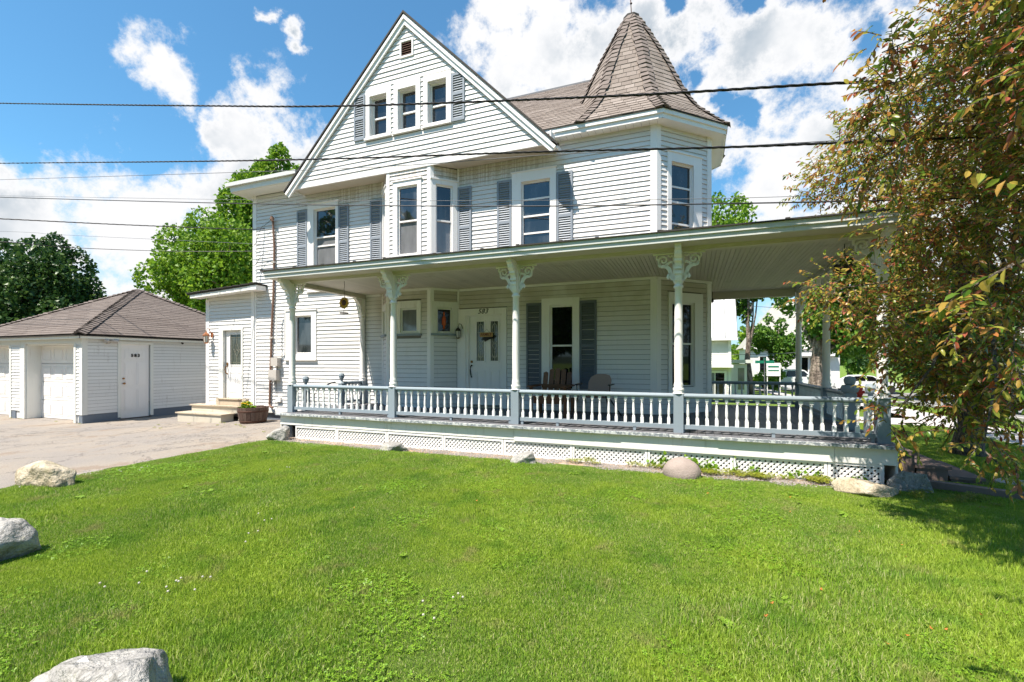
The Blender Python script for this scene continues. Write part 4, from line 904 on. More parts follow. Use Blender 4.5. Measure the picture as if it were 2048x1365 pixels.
k = MB(); k.m = FE; k.box(.535, .70, -.035, .10, .46, 2.43).box(1.41, 1.475, -.035, .02, .46, 2.43).box(.70, 1.41, -.035, .02, 2.36, 2.43)
obj('door_casing', k, M['old_trim'], house)
k = MB(); k.m = FE; k.box(.72, .89, .05, .09, .47, 2.36).box(1.385, 1.43, .05, .09, .47, 2.36).box(.89, 1.385, .05, .09, 2.24, 2.36).box(.89, 1.385, .05, .09, .47, 1.40).box(.86, .89, .04, .05, 1.37, 2.27).box(1.385, 1.41, .04, .05, 1.37, 2.27).box(.89, 1.385, .04, .05, 2.24, 2.27).box(.89, 1.385, .04, .05, 1.37, 1.40)
for a, b in ((.87, 1.10), (1.17, 1.39)): k.box(a, b, .042, .05, .62, .65).box(a, b, .042, .05, 1.17, 1.2).box(a, a+.02, .042, .05, .65, 1.17).box(b-.02, b, .042, .05, .65, 1.17)
ed = obj('side_door', k, M['trim'], house)
obj('pane', wbox(FE, .89, 1.385, .06, .066, 1.40, 2.24), M['leaded'], ed)
c_ = MB(); c_.m = FE
for pth in ([(.94, 1.40), (.94, 2.24)], [(1.335, 1.4), (1.335, 2.24)], [(.89, 1.46), (1.385, 1.46)], [(.89, 2.16), (1.385, 2.16)], [(1.14, 1.4), (1.14, 1.62)], [(1.14, 2.02), (1.14, 2.24)], [(1.14, 1.62), (1.04, 1.78), (1.14, 2.02), (1.24, 1.78), (1.14, 1.62)], [(1.0, 1.84), (1.08, 1.76), (1.14, 1.83), (1.2, 1.76), (1.28, 1.84)]): c_.ribbon(pth, .052, .060, .011)
obj('came', c_, M['came'], ed)
k = MB(); k.m = FE; k.tube([(.78, .05, 1.36), (.78, -.01, 1.34), (.775, -.03, 1.25), (.79, -.01, 1.17), (.78, .05, 1.14)], [.02, .014, .012, .013, .018]); k.box(.755, .81, .03, .05, 1.38, 1.46); obj('handle', k, M['brass'], ed)
obj('entry_threshold', MB().box(-12.45, -11.3, 8.98, 9.12, .28, .455).box(-12.36, -11.45, 8.95, 9.12, .44, .465), M['tread'], house)
# wooden entry steps
es = thing('entry_steps', 'two worn tan wooden steps leading up to the white side door', 'steps', (-12.4, 8.8, -.12))
obj('tread', MB().box(-13.38, -11.55, 8.47, 8.88, .055, .085), M['tread'], es); obj('riser', MB().box(-13.32, -11.60, 8.50, 8.52, -.2, .055).box(-11.62, -11.60, 8.52, 8.86, -.2, .055).box(-13.32, -13.30, 8.52, 8.86, -.2, .055), M['riser'], es)
obj('tread', MB().box(-13.32, -11.36, 8.82, 9.10, .245, .275), M['tread'], es); obj('riser', MB().box(-13.28, -11.42, 8.86, 8.88, .085, .245).box(-11.44, -11.42, 8.88, 9.09, -.1, .245).box(-13.28, -13.26, 8.88, 9.09, -.1, .245), M['riser'], es)
# conduit, boxes and service cables on the wall
cd_ = thing('service_conduit', 'rusty service mast conduit running down the white clapboards above the meter boxes', 'conduit', (-10.42, 9.05, .2))
k = MB(); k.tube([(-10.30, 8.98, 5.19), (-10.31, 8.97, 5.26), (-10.34, 9.01, 5.29), (-10.36, 9.04, 5.20), (-10.33, 9.055, 4.5), (-10.36, 9.055, 3.3), (-10.43, 9.055, 2.3), (-10.47, 9.055, 1.2), (-10.50, 9.055, .34), (-10.44, 9.03, .28), (-10.36, 9.04, .27)], .027, 8); obj('pipe', k, M['conduit'], cd_)
obj('weatherhead', MB().lathe([(.03, 5.2), (.05, 5.24), (.045, 5.31), (.0, 5.34)], -10.35, 9.0, 8), M['conduit'], cd_)
obj('strap', MB().box(-10.40, -10.30, 9.02, 9.09, 4.1, 4.14).box(-10.48, -10.38, 9.02, 9.09, 2.1, 2.14), M['boxgrey'], cd_)
for lab, b in (('upper small grey electrical box beside the rusty conduit', (-10.34, -10.12, 1.375, 1.58)), ('larger lower grey electrical box touching the rusty conduit', (-10.42, -10.16, 1.0, 1.26)), ('small white outlet cover low on the clapboards behind the porch corner', (-10.26, -10.11, .43, .54))):
    dpt = .13 if 'outlet' not in lab else .04
    t = tag(obj('utility_box', MB().box(b[0], b[1], YW-.02-dpt, YW-.015, b[2], b[3]).box(b[0]-.008, b[1]+.008, YW-.03-dpt, YW-.02-dpt, b[2]-.008, b[3]+.008), M['boxgrey' if 'outlet' not in lab else 'trim']), lab, 'box')
k = MB(); k.tube([(-10.24, 9.03, 1.0), (-10.26, 9.03, .9), (-10.35, 9.03, .88), (-10.45, 9.04, .92)], .008, 5).tube([(-10.2, 9.03, 1.375), (-10.2, 9.03, 1.26)], .01, 5).tube([(-10.27, 9.06, .95), (-10.28, 9.06, .3)], .007, 5)
tag(obj('cable', k, M['wiregrey']), 'thin grey cable looping below the meter boxes', 'cable')

# ------------------------------------------------------------------ lanterns, sign, chime, chairs, planter
def lantern(name, label, X, Y, Z, mat, s=1., arm=True):
    t = thing(name, label, 'lantern', (X, Y+.08, Z))
    k = MB(); k.lathe([(.075*s, Z-.02*s), (.08*s, Z), (.055*s, Z+.04*s), (.02*s, Z+.07*s), (.012*s, Z+.11*s)], X, Y, 6)
    k.lathe([(.05*s, Z-.20*s), (.055*s, Z-.185*s), (.03*s, Z-.215*s)], X, Y, 6)
    for i in range(6): a = i*math.pi/3; k.tube([(X+.066*s*math.cos(a), Y+.066*s*math.sin(a), Z-.02*s), (X+.05*s*math.cos(a), Y+.05*s*math.sin(a), Z-.19*s)], .006*s, 4)
    obj('lantern_frame', k, mat, t)
    obj('lantern_glass', MB().lathe([(.062*s, Z-.02*s), (.047*s, Z-.185*s)], X, Y, 6), M['lampglass'], t)
    if arm: obj('bracket_arm', MB().tube([(X, Y, Z+.10*s), (X+.02, Y+.01, Z+.17*s), (X+.05, Y+.05, Z+.16*s), (X+.07, Y+.09, Z+.05*s), (X+.07, Y+.13, Z+.0*s)], .010*s, 6).box(X+.04, X+.10, Y+.105, Y+.13, Z-.06, Z+.08), mat, t)
    return t
lantern('copper_lantern', 'copper wall lantern left of the side entry door', -12.78, 8.93, 2.23, M['copper'], 1.1)
lantern('black_lantern', 'small black wall lantern at the upper left of the front door', -4.80, 8.98, 2.17, M['black'], .85)
ch = thing('sunflower_chime', 'yellow metal sunflower wind chime hanging from the porch ceiling', 'wind chime', (-6.20, 7.45, 2.78))
X, Y, Z = -6.46, 7.31, 2.655
for i in range(22):
    a = i*2*math.pi/22; r = .135 if i % 2 else .12; k = MB(); c0, s0 = math.cos(a), math.sin(a)
    k.add([(X+c0*.05-s0*.018, Y-.01, Z+s0*.05+c0*.018), (X+c0*.05+s0*.018, Y-.01, Z+s0*.05-c0*.018), (X+c0*.10+s0*.02, Y-.02, Z+s0*.10-c0*.02), (X+c0*r, Y+.0, Z+s0*r), (X+c0*.10-s0*.02, Y-.006, Z+s0*.10+c0*.02)], [(0, 1, 2, 3, 4)])
    obj('petal', k, M['sunpetal'], ch)
k = MB(); k.m = Matrix.Translation((X, Y-.005, Z)) @ Matrix.Rotation(R(90), 4, 'X'); k.lathe([(.062, -.02), (.06, .005), (.035, .02), (0, .024)], n=12); obj('flower_centre', k, M['hoop'], ch)
obj('hook_chain', MB().tube([(X, Y, Z+.10), (X+.006, Y, Z+.20), (X-.006, Y, Z+.27), (X+.008, Y, Z+.34), (X, Y, 3.085)], .005, 4), M['black'], ch)
k = MB().tube([(X, Y, Z-.1), (X-.02, Y, Z-.19)], .004, 4).lathe([(.085, Z-.215), (.09, Z-.205), (.085, Z-.195)], X-.01, Y, 12); obj('chime_disc', k, M['black'], ch)

def slat_curve(x0, x1, y, z0, z1, lean, th=.018, topround=True):
    k = MB(); xm = (x0+x1)/2
    pts = [(x0, z0), (x1, z0), (x1, z1-.02), (xm, z1) if topround else (x1, z1), (x0, z1-.02)]
    v = [(x, y+(z-z0)*lean, z) for x, z in pts]+[(x, y+(z-z0)*lean+th, z) for x, z in pts]; n = 5
    return k.add(v, [tuple(range(n)), tuple(range(2*n-1, n-1, -1))]+[(i, i+n, (i+1) % n+n, (i+1) % n) for i in range(n)])
ad = thing('adirondack_chair', 'brown stained wooden adirondack chair with five fanned back slats under the porch window', 'chair', (-2.42, 8.3, .48))
for i in range(5):
    xc = -2.43+(i-2)*.112; zt = 1.36-.018*(i-2)**2
    k = slat_curve(xc-.046+(i-2)*.006, xc+.046+(i-2)*.006, 8.45, .72, zt, .28); obj('back_slat', k, M['chairwood'], ad)
for i in range(5): obj('seat_slat', MB().box(-2.70, -2.16, 7.98+i*.095, 8.065+i*.095, .84-.018*i, .858-.018*i), M['chairwood'], ad)
obj('apron', MB().box(-2.71, -2.15, 7.955, 7.975, .72, .86), M['chairwood'], ad); obj('back_rail', MB().box(-2.72, -2.14, 8.50, 8.52, .98, 1.05), M['chairwood'], ad)
for s_ in (-2.76, -2.12):
    obj('armrest', MB().prismz([(s_-.05, 7.90), (s_+.05, 7.88), (s_+.06, 8.2), (s_+.03, 8.62), (s_-.04, 8.62), (s_-.06, 8.2)], 1.02, 1.045), M['chairwood'], ad)
    obj('leg', MB().box(s_-.015, s_+.02, 7.94, 8.03, .48, 1.02), M['chairwood'], ad); obj('leg', MB().prismz([(s_-.01, 8.45), (s_+.02, 8.45), (s_+.02, 8.60), (s_-.01, 8.60)], .48, .80), M['chairwood'], ad)
sc_ = thing('patio_chair', 'tan sling patio chair with black metal arms right of the wooden chair', 'chair', (-1.62, 8.3, .48), 0)
def padded(pts, name, th):
    k = MB(); v = [tuple(p) for p in pts]; return k
k = MB(); bx = [(-1.80, .90), (-1.40, .90), (-1.385, 1.15), (-1.42, 1.23), (-1.50, 1.25), (-1.66, 1.25), (-1.76, 1.20), (-1.80, 1.10)]
k.add([(x, 8.42+(z-.9)*.3, z) for x, z in bx]+[(x, 8.46+(z-.9)*.3, z) for x, z in bx], [tuple(range(8)), tuple(range(15, 7, -1))]+[(i, i+8, (i+1) % 8+8, (i+1) % 8) for i in range(8)])
obj('backrest', k, M['tanplastic'], sc_)
obj('seat', MB().add([(-1.86, 7.98, .93), (-1.40, 7.98, .93), (-1.40, 8.44, .86), (-1.82, 8.44, .86), (-1.86, 7.98, .89), (-1.40, 7.98, .89), (-1.40, 8.44, .82), (-1.82, 8.44, .82)], [(0, 1, 2, 3), (7, 6, 5, 4), (0, 4, 5, 1), (1, 5, 6, 2), (2, 6, 7, 3), (3, 7, 4, 0)]), M['tanplastic'], sc_)
for xx in (-1.92, -1.34): obj('armrest', MB().box(xx-.025, xx+.025, 8.0, 8.42, 1.065, 1.085).tube([(xx, 8.05, 1.065), (xx, 8.08, .90), (xx, 8.30, .87)], .011, 6), M['black'], sc_)
for a, b in (((-1.88, 8.0, .89), (-1.98, 7.86, .485)), ((-1.40, 8.0, .89), (-1.28, 7.86, .485)), ((-1.84, 8.4, .84), (-1.92, 8.6, .485)), ((-1.42, 8.4, .84), (-1.22, 8.62, .485))): obj('leg', MB().tube([a, b], .013, 6), M['black'], sc_)

# half barrel planter
bp = thing('barrel_planter', 'half barrel planter with yellow flowers beside the entry steps', 'planter', (-10.46, 8.53, -.09))
bx_, by_, bz = -10.46, 8.53, -.10; ns = 22
def br_(t): return .285+.075*t-.02*(1-t)*0+.03*math.sin(t*math.pi)*.5
for i in range(ns):
    a0 = i*2*math.pi/ns+.012; a1 = (i+1)*2*math.pi/ns-.012; v = []; z_t = .43+random.uniform(-.008, .006)
    for t in (0, .33, .66, 1):
        for rr in (br_(t), br_(t)-.025):
            for a in (a0, a1): v.append((bx_+math.cos(a)*rr, by_+math.sin(a)*rr, bz+t*z_t))
    f = []
    for j in range(3): o = j*4; f += [(o, o+1, o+5, o+4), (o+3, o+2, o+6, o+7), (o+2, o, o+4, o+6), (o+1, o+3, o+7, o+5)]
    f += [(12, 13, 15, 14), (0, 2, 3, 1)]
    obj('stave', MB().add(v, f), M['barrel'], bp)
for t in (.12, .72): obj('hoop', MB().lathe([(br_(t)+.002, bz+t*.43), (br_(t)+.006, bz+t*.43+.005), (br_(t+.08)+.006, bz+t*.43+.035), (br_(t+.08)+.001, bz+t*.43+.04)], bx_, by_, 24), M['hoop'], bp)
obj('soil', MB().lathe([(.0, bz+.36), (.32, bz+.37), (.32, bz+.38), (0, bz+.395)], bx_, by_, 20), M['soil'], bp)

# ---- generic leaf clouds (numpy)
def leaf_quads(P, size, flat=.0, droop=0., asp=.55, fold=.25, jit=.35):
    """each point becomes a pointed leaf of 4 triangles folded along its midrib"""
    n = len(P); d = rng.normal(size=(n, 3)); d[:, 2] = d[:, 2]*(1-flat)-droop; d /= np.linalg.norm(d, axis=1)[:, None]
    r = rng.normal(size=(n, 3)); r[:, 2] *= .5; s = np.cross(d, r); s /= np.linalg.norm(s, axis=1)[:, None]; nn = np.cross(s, d)
    L = (size*(1+rng.uniform(-jit, jit, n)))[:, None]; W = L*asp*.5
    base = P; tip = P+d*L-nn*L*.12; mid = P+d*L*.48+nn*L*.05
    a = P+d*L*.45+s*W+nn*W*fold*2; b = P+d*L*.45-s*W+nn*W*fold*2
    V = np.stack([base, a, tip, b, mid], 1).reshape(-1, 3); o = (np.arange(n)*5)[:, None]
    F = np.concatenate([o+np.array([[0, 4, 1]]), o+np.array([[4, 2, 1]]), o+np.array([[0, 3, 4]]), o+np.array([[3, 2, 4]])], 0)
    return V, F
def blob_points(n, c, r, shell=.55, lump=.35, seed=0, lumps=26):
    """points spread through a lumpy crown: sub-balls sitting on an ellipsoid"""
    g = np.random.default_rng(seed); c = np.array(c); r = np.array(r)
    q = g.normal(size=(lumps, 3)); q /= np.linalg.norm(q, axis=1)[:, None]; q *= g.uniform(.35, .95, (lumps, 1)); q[:, 2] = np.where(q[:, 2] < -.6, -.6, q[:, 2])
    rad = g.uniform(.22, .42, lumps)*(1-.3*np.abs(q[:, 2])); k = g.choice(lumps, n, p=rad**2/np.sum(rad**2))
    d = g.normal(size=(n, 3)); d /= np.linalg.norm(d, axis=1)[:, None]; rr = g.uniform(shell, 1.05, n)**.6
    p = q[k]+d*(rad[k]*rr)[:, None]; return c+p*r, c+q*r, rad
def tree(name, label, base, height, cr, cz, n, size, mat, bark='bark_pale', trunk_r=.25, group=None, seed=1, lumps=26, cat='tree', trunk_top=.75, off=(0, 0)):
    t = thing(name, label, cat, base, 0, group); c = (base[0]+off[0], base[1]+off[1], base[2]+cz)
    P, Q, rad = blob_points(n, c, cr, seed=seed, lumps=lumps); V, F = leaf_quads(P, size, .1, .2, .75)
    tag(link(bpy.data.objects.new('crown', np_mesh('crown', V, F, M[mat])), t), kind='stuff')
    k = MB(); g = random.Random(seed); top = base[2]+height*trunk_top
    pts = [(base[0]+g.uniform(-.1, .1)*i, base[1]+g.uniform(-.1, .1)*i, base[2]-.1+(top-base[2])*i/6) for i in range(7)]
    k.tube(pts, [trunk_r*1.25 if i == 0 else trunk_r*(1-.13*i) for i in range(7)], 9)
    obj('trunk', k, M[bark], t, smooth=True)
    k = MB()
    for j in range(0, len(Q), 2):
        s0 = pts[2+j % 4]; e = Q[j]; m_ = [(s0[i]*.5+e[i]*.5)+(-.2 if i == 2 else g.uniform(-.3, .3)) for i in range(3)]
        k.tube([s0, m_, tuple(e)], [trunk_r*.35, trunk_r*.22, trunk_r*.08], 6)
    obj('limb', k, M[bark], t, kind='stuff'); return t
tree('maple_tree', 'large bright green maple rising between the garage and the side entry', (-26.0, 19.7, -.2), 11, (4.3, 4.0, 3.7), 6.9, 44000, .20, 'maple', trunk_r=.4, seed=5, lumps=75)
tree('maple_tree', 'tall maple top showing above the left roof eave', (-25.4, 22.0, -.2), 16, (2.7, 2.4, 4.6), 11.2, 22000, .24, 'maple', trunk_r=.4, seed=8, lumps=22)
tree('dark_maple_tree', 'dark green tree behind the garage at the left', (-39.6, 16.9, -.2), 9.5, (3.1, 3.2, 5.2), 4.9, 32000, .24, 'darkleaf', trunk_r=.35, seed=13, lumps=44)
tree('dark_maple_tree', 'shaded tree at the left edge of the picture behind the garage', (-43.5, 15.0, -.2), 12, (4.5, 4.4, 5.4), 5.6, 20000, .28, 'darkleaf', trunk_r=.4, seed=21, lumps=24)
tree('thin_tree', 'sparse light green tree seen right of the turret', (2.8, 44, -1), 19, (3.0, 3.0, 6.6), 12.4, 5200, .32, 'maple', trunk_r=.3, seed=31, lumps=22)
bt = tree('shade_tree', 'thick trunked dark green tree behind the far porch corner', (5.56, 25.8, -.8), 11, (3.0, 2.8, 4.2), 6.2, 20000, .22, 'midleaf', trunk_r=.34, seed=41, lumps=34, off=(1.7, .6))
tree('young_tree', 'young bushy green tree in front of the grey roofed house', (6.45, 43.0, -1), 7, (1.9, 1.9, 2.4), 4.2, 4200, .26, 'midleaf', trunk_r=.12, seed=51, lumps=16)
tree('pale_shrub', 'light green shrub below the street sign', (5.9, 41.0, -.95), 2.2, (1.3, 1.0, 1.1), 1.1, 1500, .2, 'maple', trunk_r=.05, seed=52, lumps=10, cat='shrub')
tree('roadside_tree', 'dark tree standing behind the white barn', (3.75, 37, -1), 11, (1.2, 1.6, 3.2), 8.0, 4000, .24, 'midleaf', trunk_r=.25, seed=61, lumps=16)
tree('hedge_tree', 'wide dark green tree across the street behind the crabapple', (17.5, 38, -.9), 9, (6.5, 4, 4.4), 4.2, 9000, .36, 'darkleaf', trunk_r=.3, seed=71, lumps=26)
for i, (x, y, h, lab) in enumerate(((19, 72, 11, 'leftmost of the three round trees on the far side of the cross street'), (25, 66, 9, 'middle of the three round trees on the far side of the cross street'), (32, 74, 12, 'rightmost of the three round trees on the far side of the cross street'))):
    tree('round_tree', lab, (x, y, -1.5), h, (5.6, 4, h*.42), h*.5, 4200, .5, 'midleaf', trunk_r=.3, seed=130+i, lumps=22, group='round trees beyond the cross street')
tree('far_tree', 'yellow green tree between the barn and the grey roofed house', (8.0, 90, -1.5), 9, (6, 5, 4.6), 4.8, 3500, .6, 'maple', trunk_r=.3, seed=81, lumps=18)
for i, (x, y, h) in enumerate(((-26, -13, 16), (-18, -15, 14), (-10, -14, 10.5), (-2.5, -15, 10), (5, -14, 10.5), (13, -13, 11), (-33, -5, 15))):  # out-of-view row, added and sized to cut low skylight reaching the porch
    tree('sky_blocker_tree', ('second from left', 'third from left', 'fourth from left', 'third from right', 'second from right', 'rightmost', 'leftmost')[i]+' of the unseen maples added behind the viewer to block low skylight', (x, y, -.3), h, (h*.36, h*.33, h*.40), h*.52, 8000, .5, 'midleaf', trunk_r=.4, seed=100+i, lumps=26, group='unseen maples added to block low skylight')
k = MB(); g = random.Random(3)
for i in range(9):
    a = g.uniform(0, 6.28); p = Vector((-11.6, 14.5, 9.0)); q = p+Vector((math.cos(a)*.5, math.sin(a)*.3, g.uniform(.5, 1.25))); m_ = (p+q)/2+Vector((g.uniform(-.1, .1), 0, .1))
    k.tube([p, m_, q], [.014, .010, .004], 4)
k.tube([(-11.3, 14.6, 5.9), (-11.6, 14.5, 7.6), (-11.6, 14.5, 9.05)], [.05, .03, .018], 5)
tag(obj('bare_twigs', k, M['wiregrey']), 'bare dead twig poking up behind the left gable slope', 'twig')

# ---- crabapple
ct = thing('crabapple_tree', 'crabapple tree with bronze red and green leaves overhanging the right porch corner', 'tree', (4.07, 9.44, 0))
B = Vector((4.07, 9.44, 0)); F0 = Vector((3.95, 9.2, 1.75)); k = MB()
k.tube([B+Vector((0, 0, -.1)), B+Vector((-.02, -.02, .12)), B+Vector((.02, -.05, .5)), B+Vector((-.05, -.12, 1.1)), F0], [.27, .20, .165, .155, .15], 12)
obj('trunk', k, M['bark'], ct, smooth=True)
ell = [((1.98, 5.65, 2.85), .40), ((2.54, 5.94, 1.12), .36), ((2.65, 5.35, 1.30), .36), ((2.79, 6.25, 4.21), 1.04), ((2.63, 7.05, 3.75), 1.25), ((2.15, 7.55, 4.05), .62), ((1.64, 7.45, 3.78), .42), ((2.75, 5.54, 2.92), .85), ((2.45, 6.0, 2.15), .72), ((1.80, 5.75, 1.93), .42), ((1.50, 6.15, 2.30), .34),
       ((2.56, 5.73, 1.45), .5), ((1.70, 5.17, .98), .20), ((2.12, 4.69, .86), .22), ((2.61, 5.54, 4.6), .73), ((1.33, 3.93, 3.3), .24), ((1.22, 3.9, 3.62), .13), ((1.30, 4.13, 2.98), .18), ((4.13, 9.2, 3.6), 2.0), ((1.99, 3.98, 1.75), .38),
       ((2.16, 5.79, 1.45), .38), ((2.2, 3.4, 5.5), 1.15), ((1.35, 3.2, 5.4), .62), ((1.15, 4.15, 4.95), .40), ((3.3, 4.9, 3.3), 1.0), ((3.0, 5.0, 4.6), 1.0), ((4.6, 7.2, 4.5), 1.5), ((1.85, 3.1, 3.1), .42), ((1.75, 3.2, 4.1), .55), ((.99, 1.99, 1.80), .06), ((1.45, 2.55, 2.0), .2)]
cen = [Vector(c) for c, r in ell]
k = MB(); g = random.Random(11)
hubs = [Vector((3.3, 7.9, 2.9)), Vector((3.9, 8.4, 3.6)), Vector((3.0, 6.6, 4.2)), Vector((3.2, 6.6, 2.4)), Vector((2.9, 5.2, 4.6))]
for h in hubs[:2]: k.tube([F0, (F0+h)/2+Vector((g.uniform(-.1, .1), 0, .12)), h], [.12, .10, .075], 8)
k.tube([hubs[1], hubs[2], hubs[4]], [.08, .065, .045], 7); k.tube([hubs[0], hubs[3]], [.06, .045], 7); k.tube([hubs[4], Vector((3.1, 4.2, 4.4)), Vector((2.6, 3.0, 3.2))], [.04, .03, .02], 6); hubs.append(Vector((2.6, 3.0, 3.2)))
for c in cen:
    h = min(hubs, key=lambda q: (q-c).length); mid = (h+c)/2+Vector((g.uniform(-.15, .15), g.uniform(-.15, .15), g.uniform(.0, .25))); L = (h-c).length
    m1_, m2_ = h.lerp(mid, .5)+Vector((g.uniform(-.09, .09), g.uniform(-.09, .09), g.uniform(-.06, .09))), mid.lerp(c, .5)+Vector((g.uniform(-.09, .09), g.uniform(-.09, .09), g.uniform(-.06, .09)))
    q_ = .3 if c.y < 4.3 else 1; k.tube([h, m1_, mid, m2_, c], [(.012+.006*L)*q_, (.010+.005*L)*q_, (.008+.004*L)*q_, (.007+.002*L)*q_, .004], 6)
obj('limb', k, M['bark'], ct, smooth=True, kind='stuff')
# leafy sprays: twigs with alternate drooping leaves
def sprays(n, cs, seed):
    g = np.random.default_rng(seed); C = np.array([c for c, r in cs]); Rr = np.array([r for c, r in cs]); wts = Rr**2.1*np.where((C[:, 2] > 4.8) & (C[:, 1] < 4.5), 1.15, 1.)*np.where(C[:, 2] < 1.8, 1.1, 1.); k_ = g.choice(len(cs), n, p=wts/wts.sum())
    d = g.normal(size=(n, 3)); d /= np.linalg.norm(d, axis=1)[:, None]; p0 = C[k_]+d*(Rr[k_]*g.uniform(.05, .93, n)**.5)[:, None]
    out = d*.8+g.normal(size=(n, 3))*.5+np.array([-.15, -.25, -.12]); out /= np.linalg.norm(out, axis=1)[:, None]; return p0, out, k_, Rr
p0, out, kk, Rr = sprays(9400, ell, 4)
ok_ = ~(((p0[:, 0] < 2.55) & (p0[:, 1] > 6.4) & (p0[:, 2] > 2.95) & (p0[:, 2] < 3.75)) | ((p0[:, 0] < 2.3) & (p0[:, 1] > 6.7) & (p0[:, 2] < 3.1)))
p0, out = p0[ok_], out[ok_]
LP, LD, TW = [], [], []
for i in range(len(p0)):
    L = rng.uniform(.14, .34); nl = int(L/.021); a = p0[i]; d = out[i].copy()
    pts = [a]
    for j in range(nl):
        d = d+np.array([0, 0, -.035]); d /= np.linalg.norm(d); a = a+d*L/nl; pts.append(a)
        s = np.cross(d, [0, 0, 1.])*(1 if j % 2 else -1)+rng.normal(size=3)*.35+np.array([0, 0, -.35])+d*.55; s /= np.linalg.norm(s)
        LP.append(a); LD.append(s)
    if seen_size(Vector(pts[0]), .3) > 45: TW.append(pts)
LP = np.array(LP); LD = np.array(LD)
inpor = (LP[:, 0] < 2.5) & (LP[:, 1] > 6.5) & (LP[:, 2] > 3.0) & (LP[:, 2] < 3.5)
inpor |= (LP[:, 0] < 2.2) & (LP[:, 1] > 6.7) & (LP[:, 2] < 3.1)
LP, LD = LP[~inpor], LD[~inpor]
def shaped_leaves(P, D, Ls):
    n = len(P); s = np.cross(D, rng.normal(size=(n, 3))*np.array([.5, .5, .25])+np.array([0, 0, 1.])); s /= np.linalg.norm(s, axis=1)[:, None]; nn = np.cross(s, D); L = Ls[:, None]
    def q(t, w, h): return P+D*L*t+s*L*w+nn*L*h
    cur = rng.uniform(.02, .22, n)[:, None]; fo = rng.uniform(.04, .12, n)[:, None]
    V = np.stack([q(0, 0, 0), q(.30, .19, 0)+nn*L*fo, q(.68, .17, 0)+nn*L*(fo-cur*.5), q(1.0, 0, 0)-nn*L*cur, q(.68, -.17, 0)+nn*L*(fo-cur*.5), q(.30, -.19, 0)+nn*L*fo, q(.33, 0, 0), q(.68, 0, 0)-nn*L*cur*.35], 1)
    F = np.array([[0, 6, 1], [6, 2, 1], [6, 7, 2], [7, 3, 2], [0, 5, 6], [5, 4, 6], [6, 4, 7], [7, 4, 3]]); return V, F
Ls = rng.uniform(.044, .077, len(LP))
dist = (LP-np.array(CAMP)) @ np.array(FW); lat = (LP-np.array(CAMP)) @ np.array(RT)/np.maximum(dist, .01); hz_ = (LP[:, 2]-1.48)/np.maximum(dist, .01)
vis = (dist > .5) & (np.abs(lat) < 1.1) & (hz_ < .78) & (hz_ > -.68)
order = np.argsort(np.where(vis, dist, 99)); big = order[:290]; rest = order[290:]
V, F = shaped_leaves(LP[rest], LD[rest], Ls[rest]); o = (np.arange(len(rest))*8)[:, None, None]
me = np_mesh('foliage', V.reshape(-1, 3), (F[None]+o).reshape(-1, 3), M['crab']); tag(link(bpy.data.objects.new('foliage', me), ct), kind='stuff')
V, F = shaped_leaves(LP[big], LD[big], Ls[big]*1.05)
for i in range(len(big)):
    me = bpy.data.meshes.new('leaf'); me.from_pydata((V[i]-LP[big[i]]).tolist(), [], F.tolist()); me.materials.append(M['crab']); me.update()
    link(bpy.data.objects.new('leaf', me), ct, Matrix.Translation(LP[big[i]]))
k = MB()
for pts in TW: k.tube([pts[0], pts[len(pts)//2], pts[-1]], [.005, .0035, .002], 3, False)
obj('twig', k, M['bark'], ct, kind='stuff')
k = MB()
for i in rng.choice(len(LP), 420, replace=False):
    p = LP[i]; 
    for q in range(2): c = (p[0]+rng.normal()*.015, p[1]+rng.normal()*.015); k.lathe([(0, p[2]-.055), (.006, p[2]-.05), (.008, p[2]-.043), (.005, p[2]-.036), (0, p[2]-.034)], c[0], c[1], 5)
M['berry'] = material('crab_fruit', (.35, .04, .05), .35); obj('fruit', k, M['berry'], ct, kind='stuff')

# ------------------------------------------------------------------ garage
gx0, gx1, gy0, gy1 = -21.35, -15.16, 7.24, 13.4; gb_, ge = -.165, 2.27
ga = thing('garage', 'low white clapboard garage with pyramid shingle roof and panelled doors', 'garage', (gx1-3, gy0+3, gb_))
gc = Pieces('clapboard', clap_u, M['old_siding'], ga, 140)
FGR = frame(gx1, gy0, 0, 1); FGF = frame(gx0, gy0, 1, 0)
clap_wall(gc, FGR, 1, .06, 2.20, .092, [(.87, 1.66, -1, 1.99)], lambda z: (.10, 6.1))
clap_wall(gc, FGF, 1, .06, 2.02, .092, [], lambda z: (2.66-.07, 3.38-.22)); clap_wall(gc, FGF, 1, .06, 2.02, .092, [], lambda z: (5.93, 6.09)); gc.emit()
k = MB().box(gx0, gx1-.03, gy0+.45, gy0+.5, gb_, 2.2).box(gx0, gx0+.04, gy0, gy1, gb_, 2.2).box(gx0, gx1-.03, gy1-.05, gy1, gb_, 2.2).box(gx1-.05, gx1-.01, gy0+.87, gy0+1.66, 1.98, 2.2)
k.box(gx0, gx0+.4, gy0+.01, gy0+.05, gb_, 2.2).box(gx0+2.58, gx0+3.17, gy0+.012, gy0+.05, gb_, 2.2).box(gx1-.27, gx1-.05, gy0+.012, gy0+.05, gb_, 2.2)
obj('wall', k, M['old_siding'], ga); obj('sheathing', MB().box(gx1-.05, gx1-.005, gy0+.01, gy0+.87, gb_, 2.18), M['grime'], ga); obj('sheathing', MB().box(gx1-.05, gx1-.005, gy0+1.66, gy1, gb_, 2.18), M['grime'], ga)
obj('foundation', MB().box(gx1-.16, gx1+.012, gy0-.01, gy0+.86, gb_-.2, .05), M['foundation'], ga); obj('foundation', MB().box(gx1-.04, gx1+.012, gy0+1.68, gy1, gb_-.2, .05), M['foundation'], ga); obj('foundation', MB().box(gx0+2.68, gx0+2.88, gy0-.01, gy0+.06, gb_-.2, .07), M['foundation'], ga)
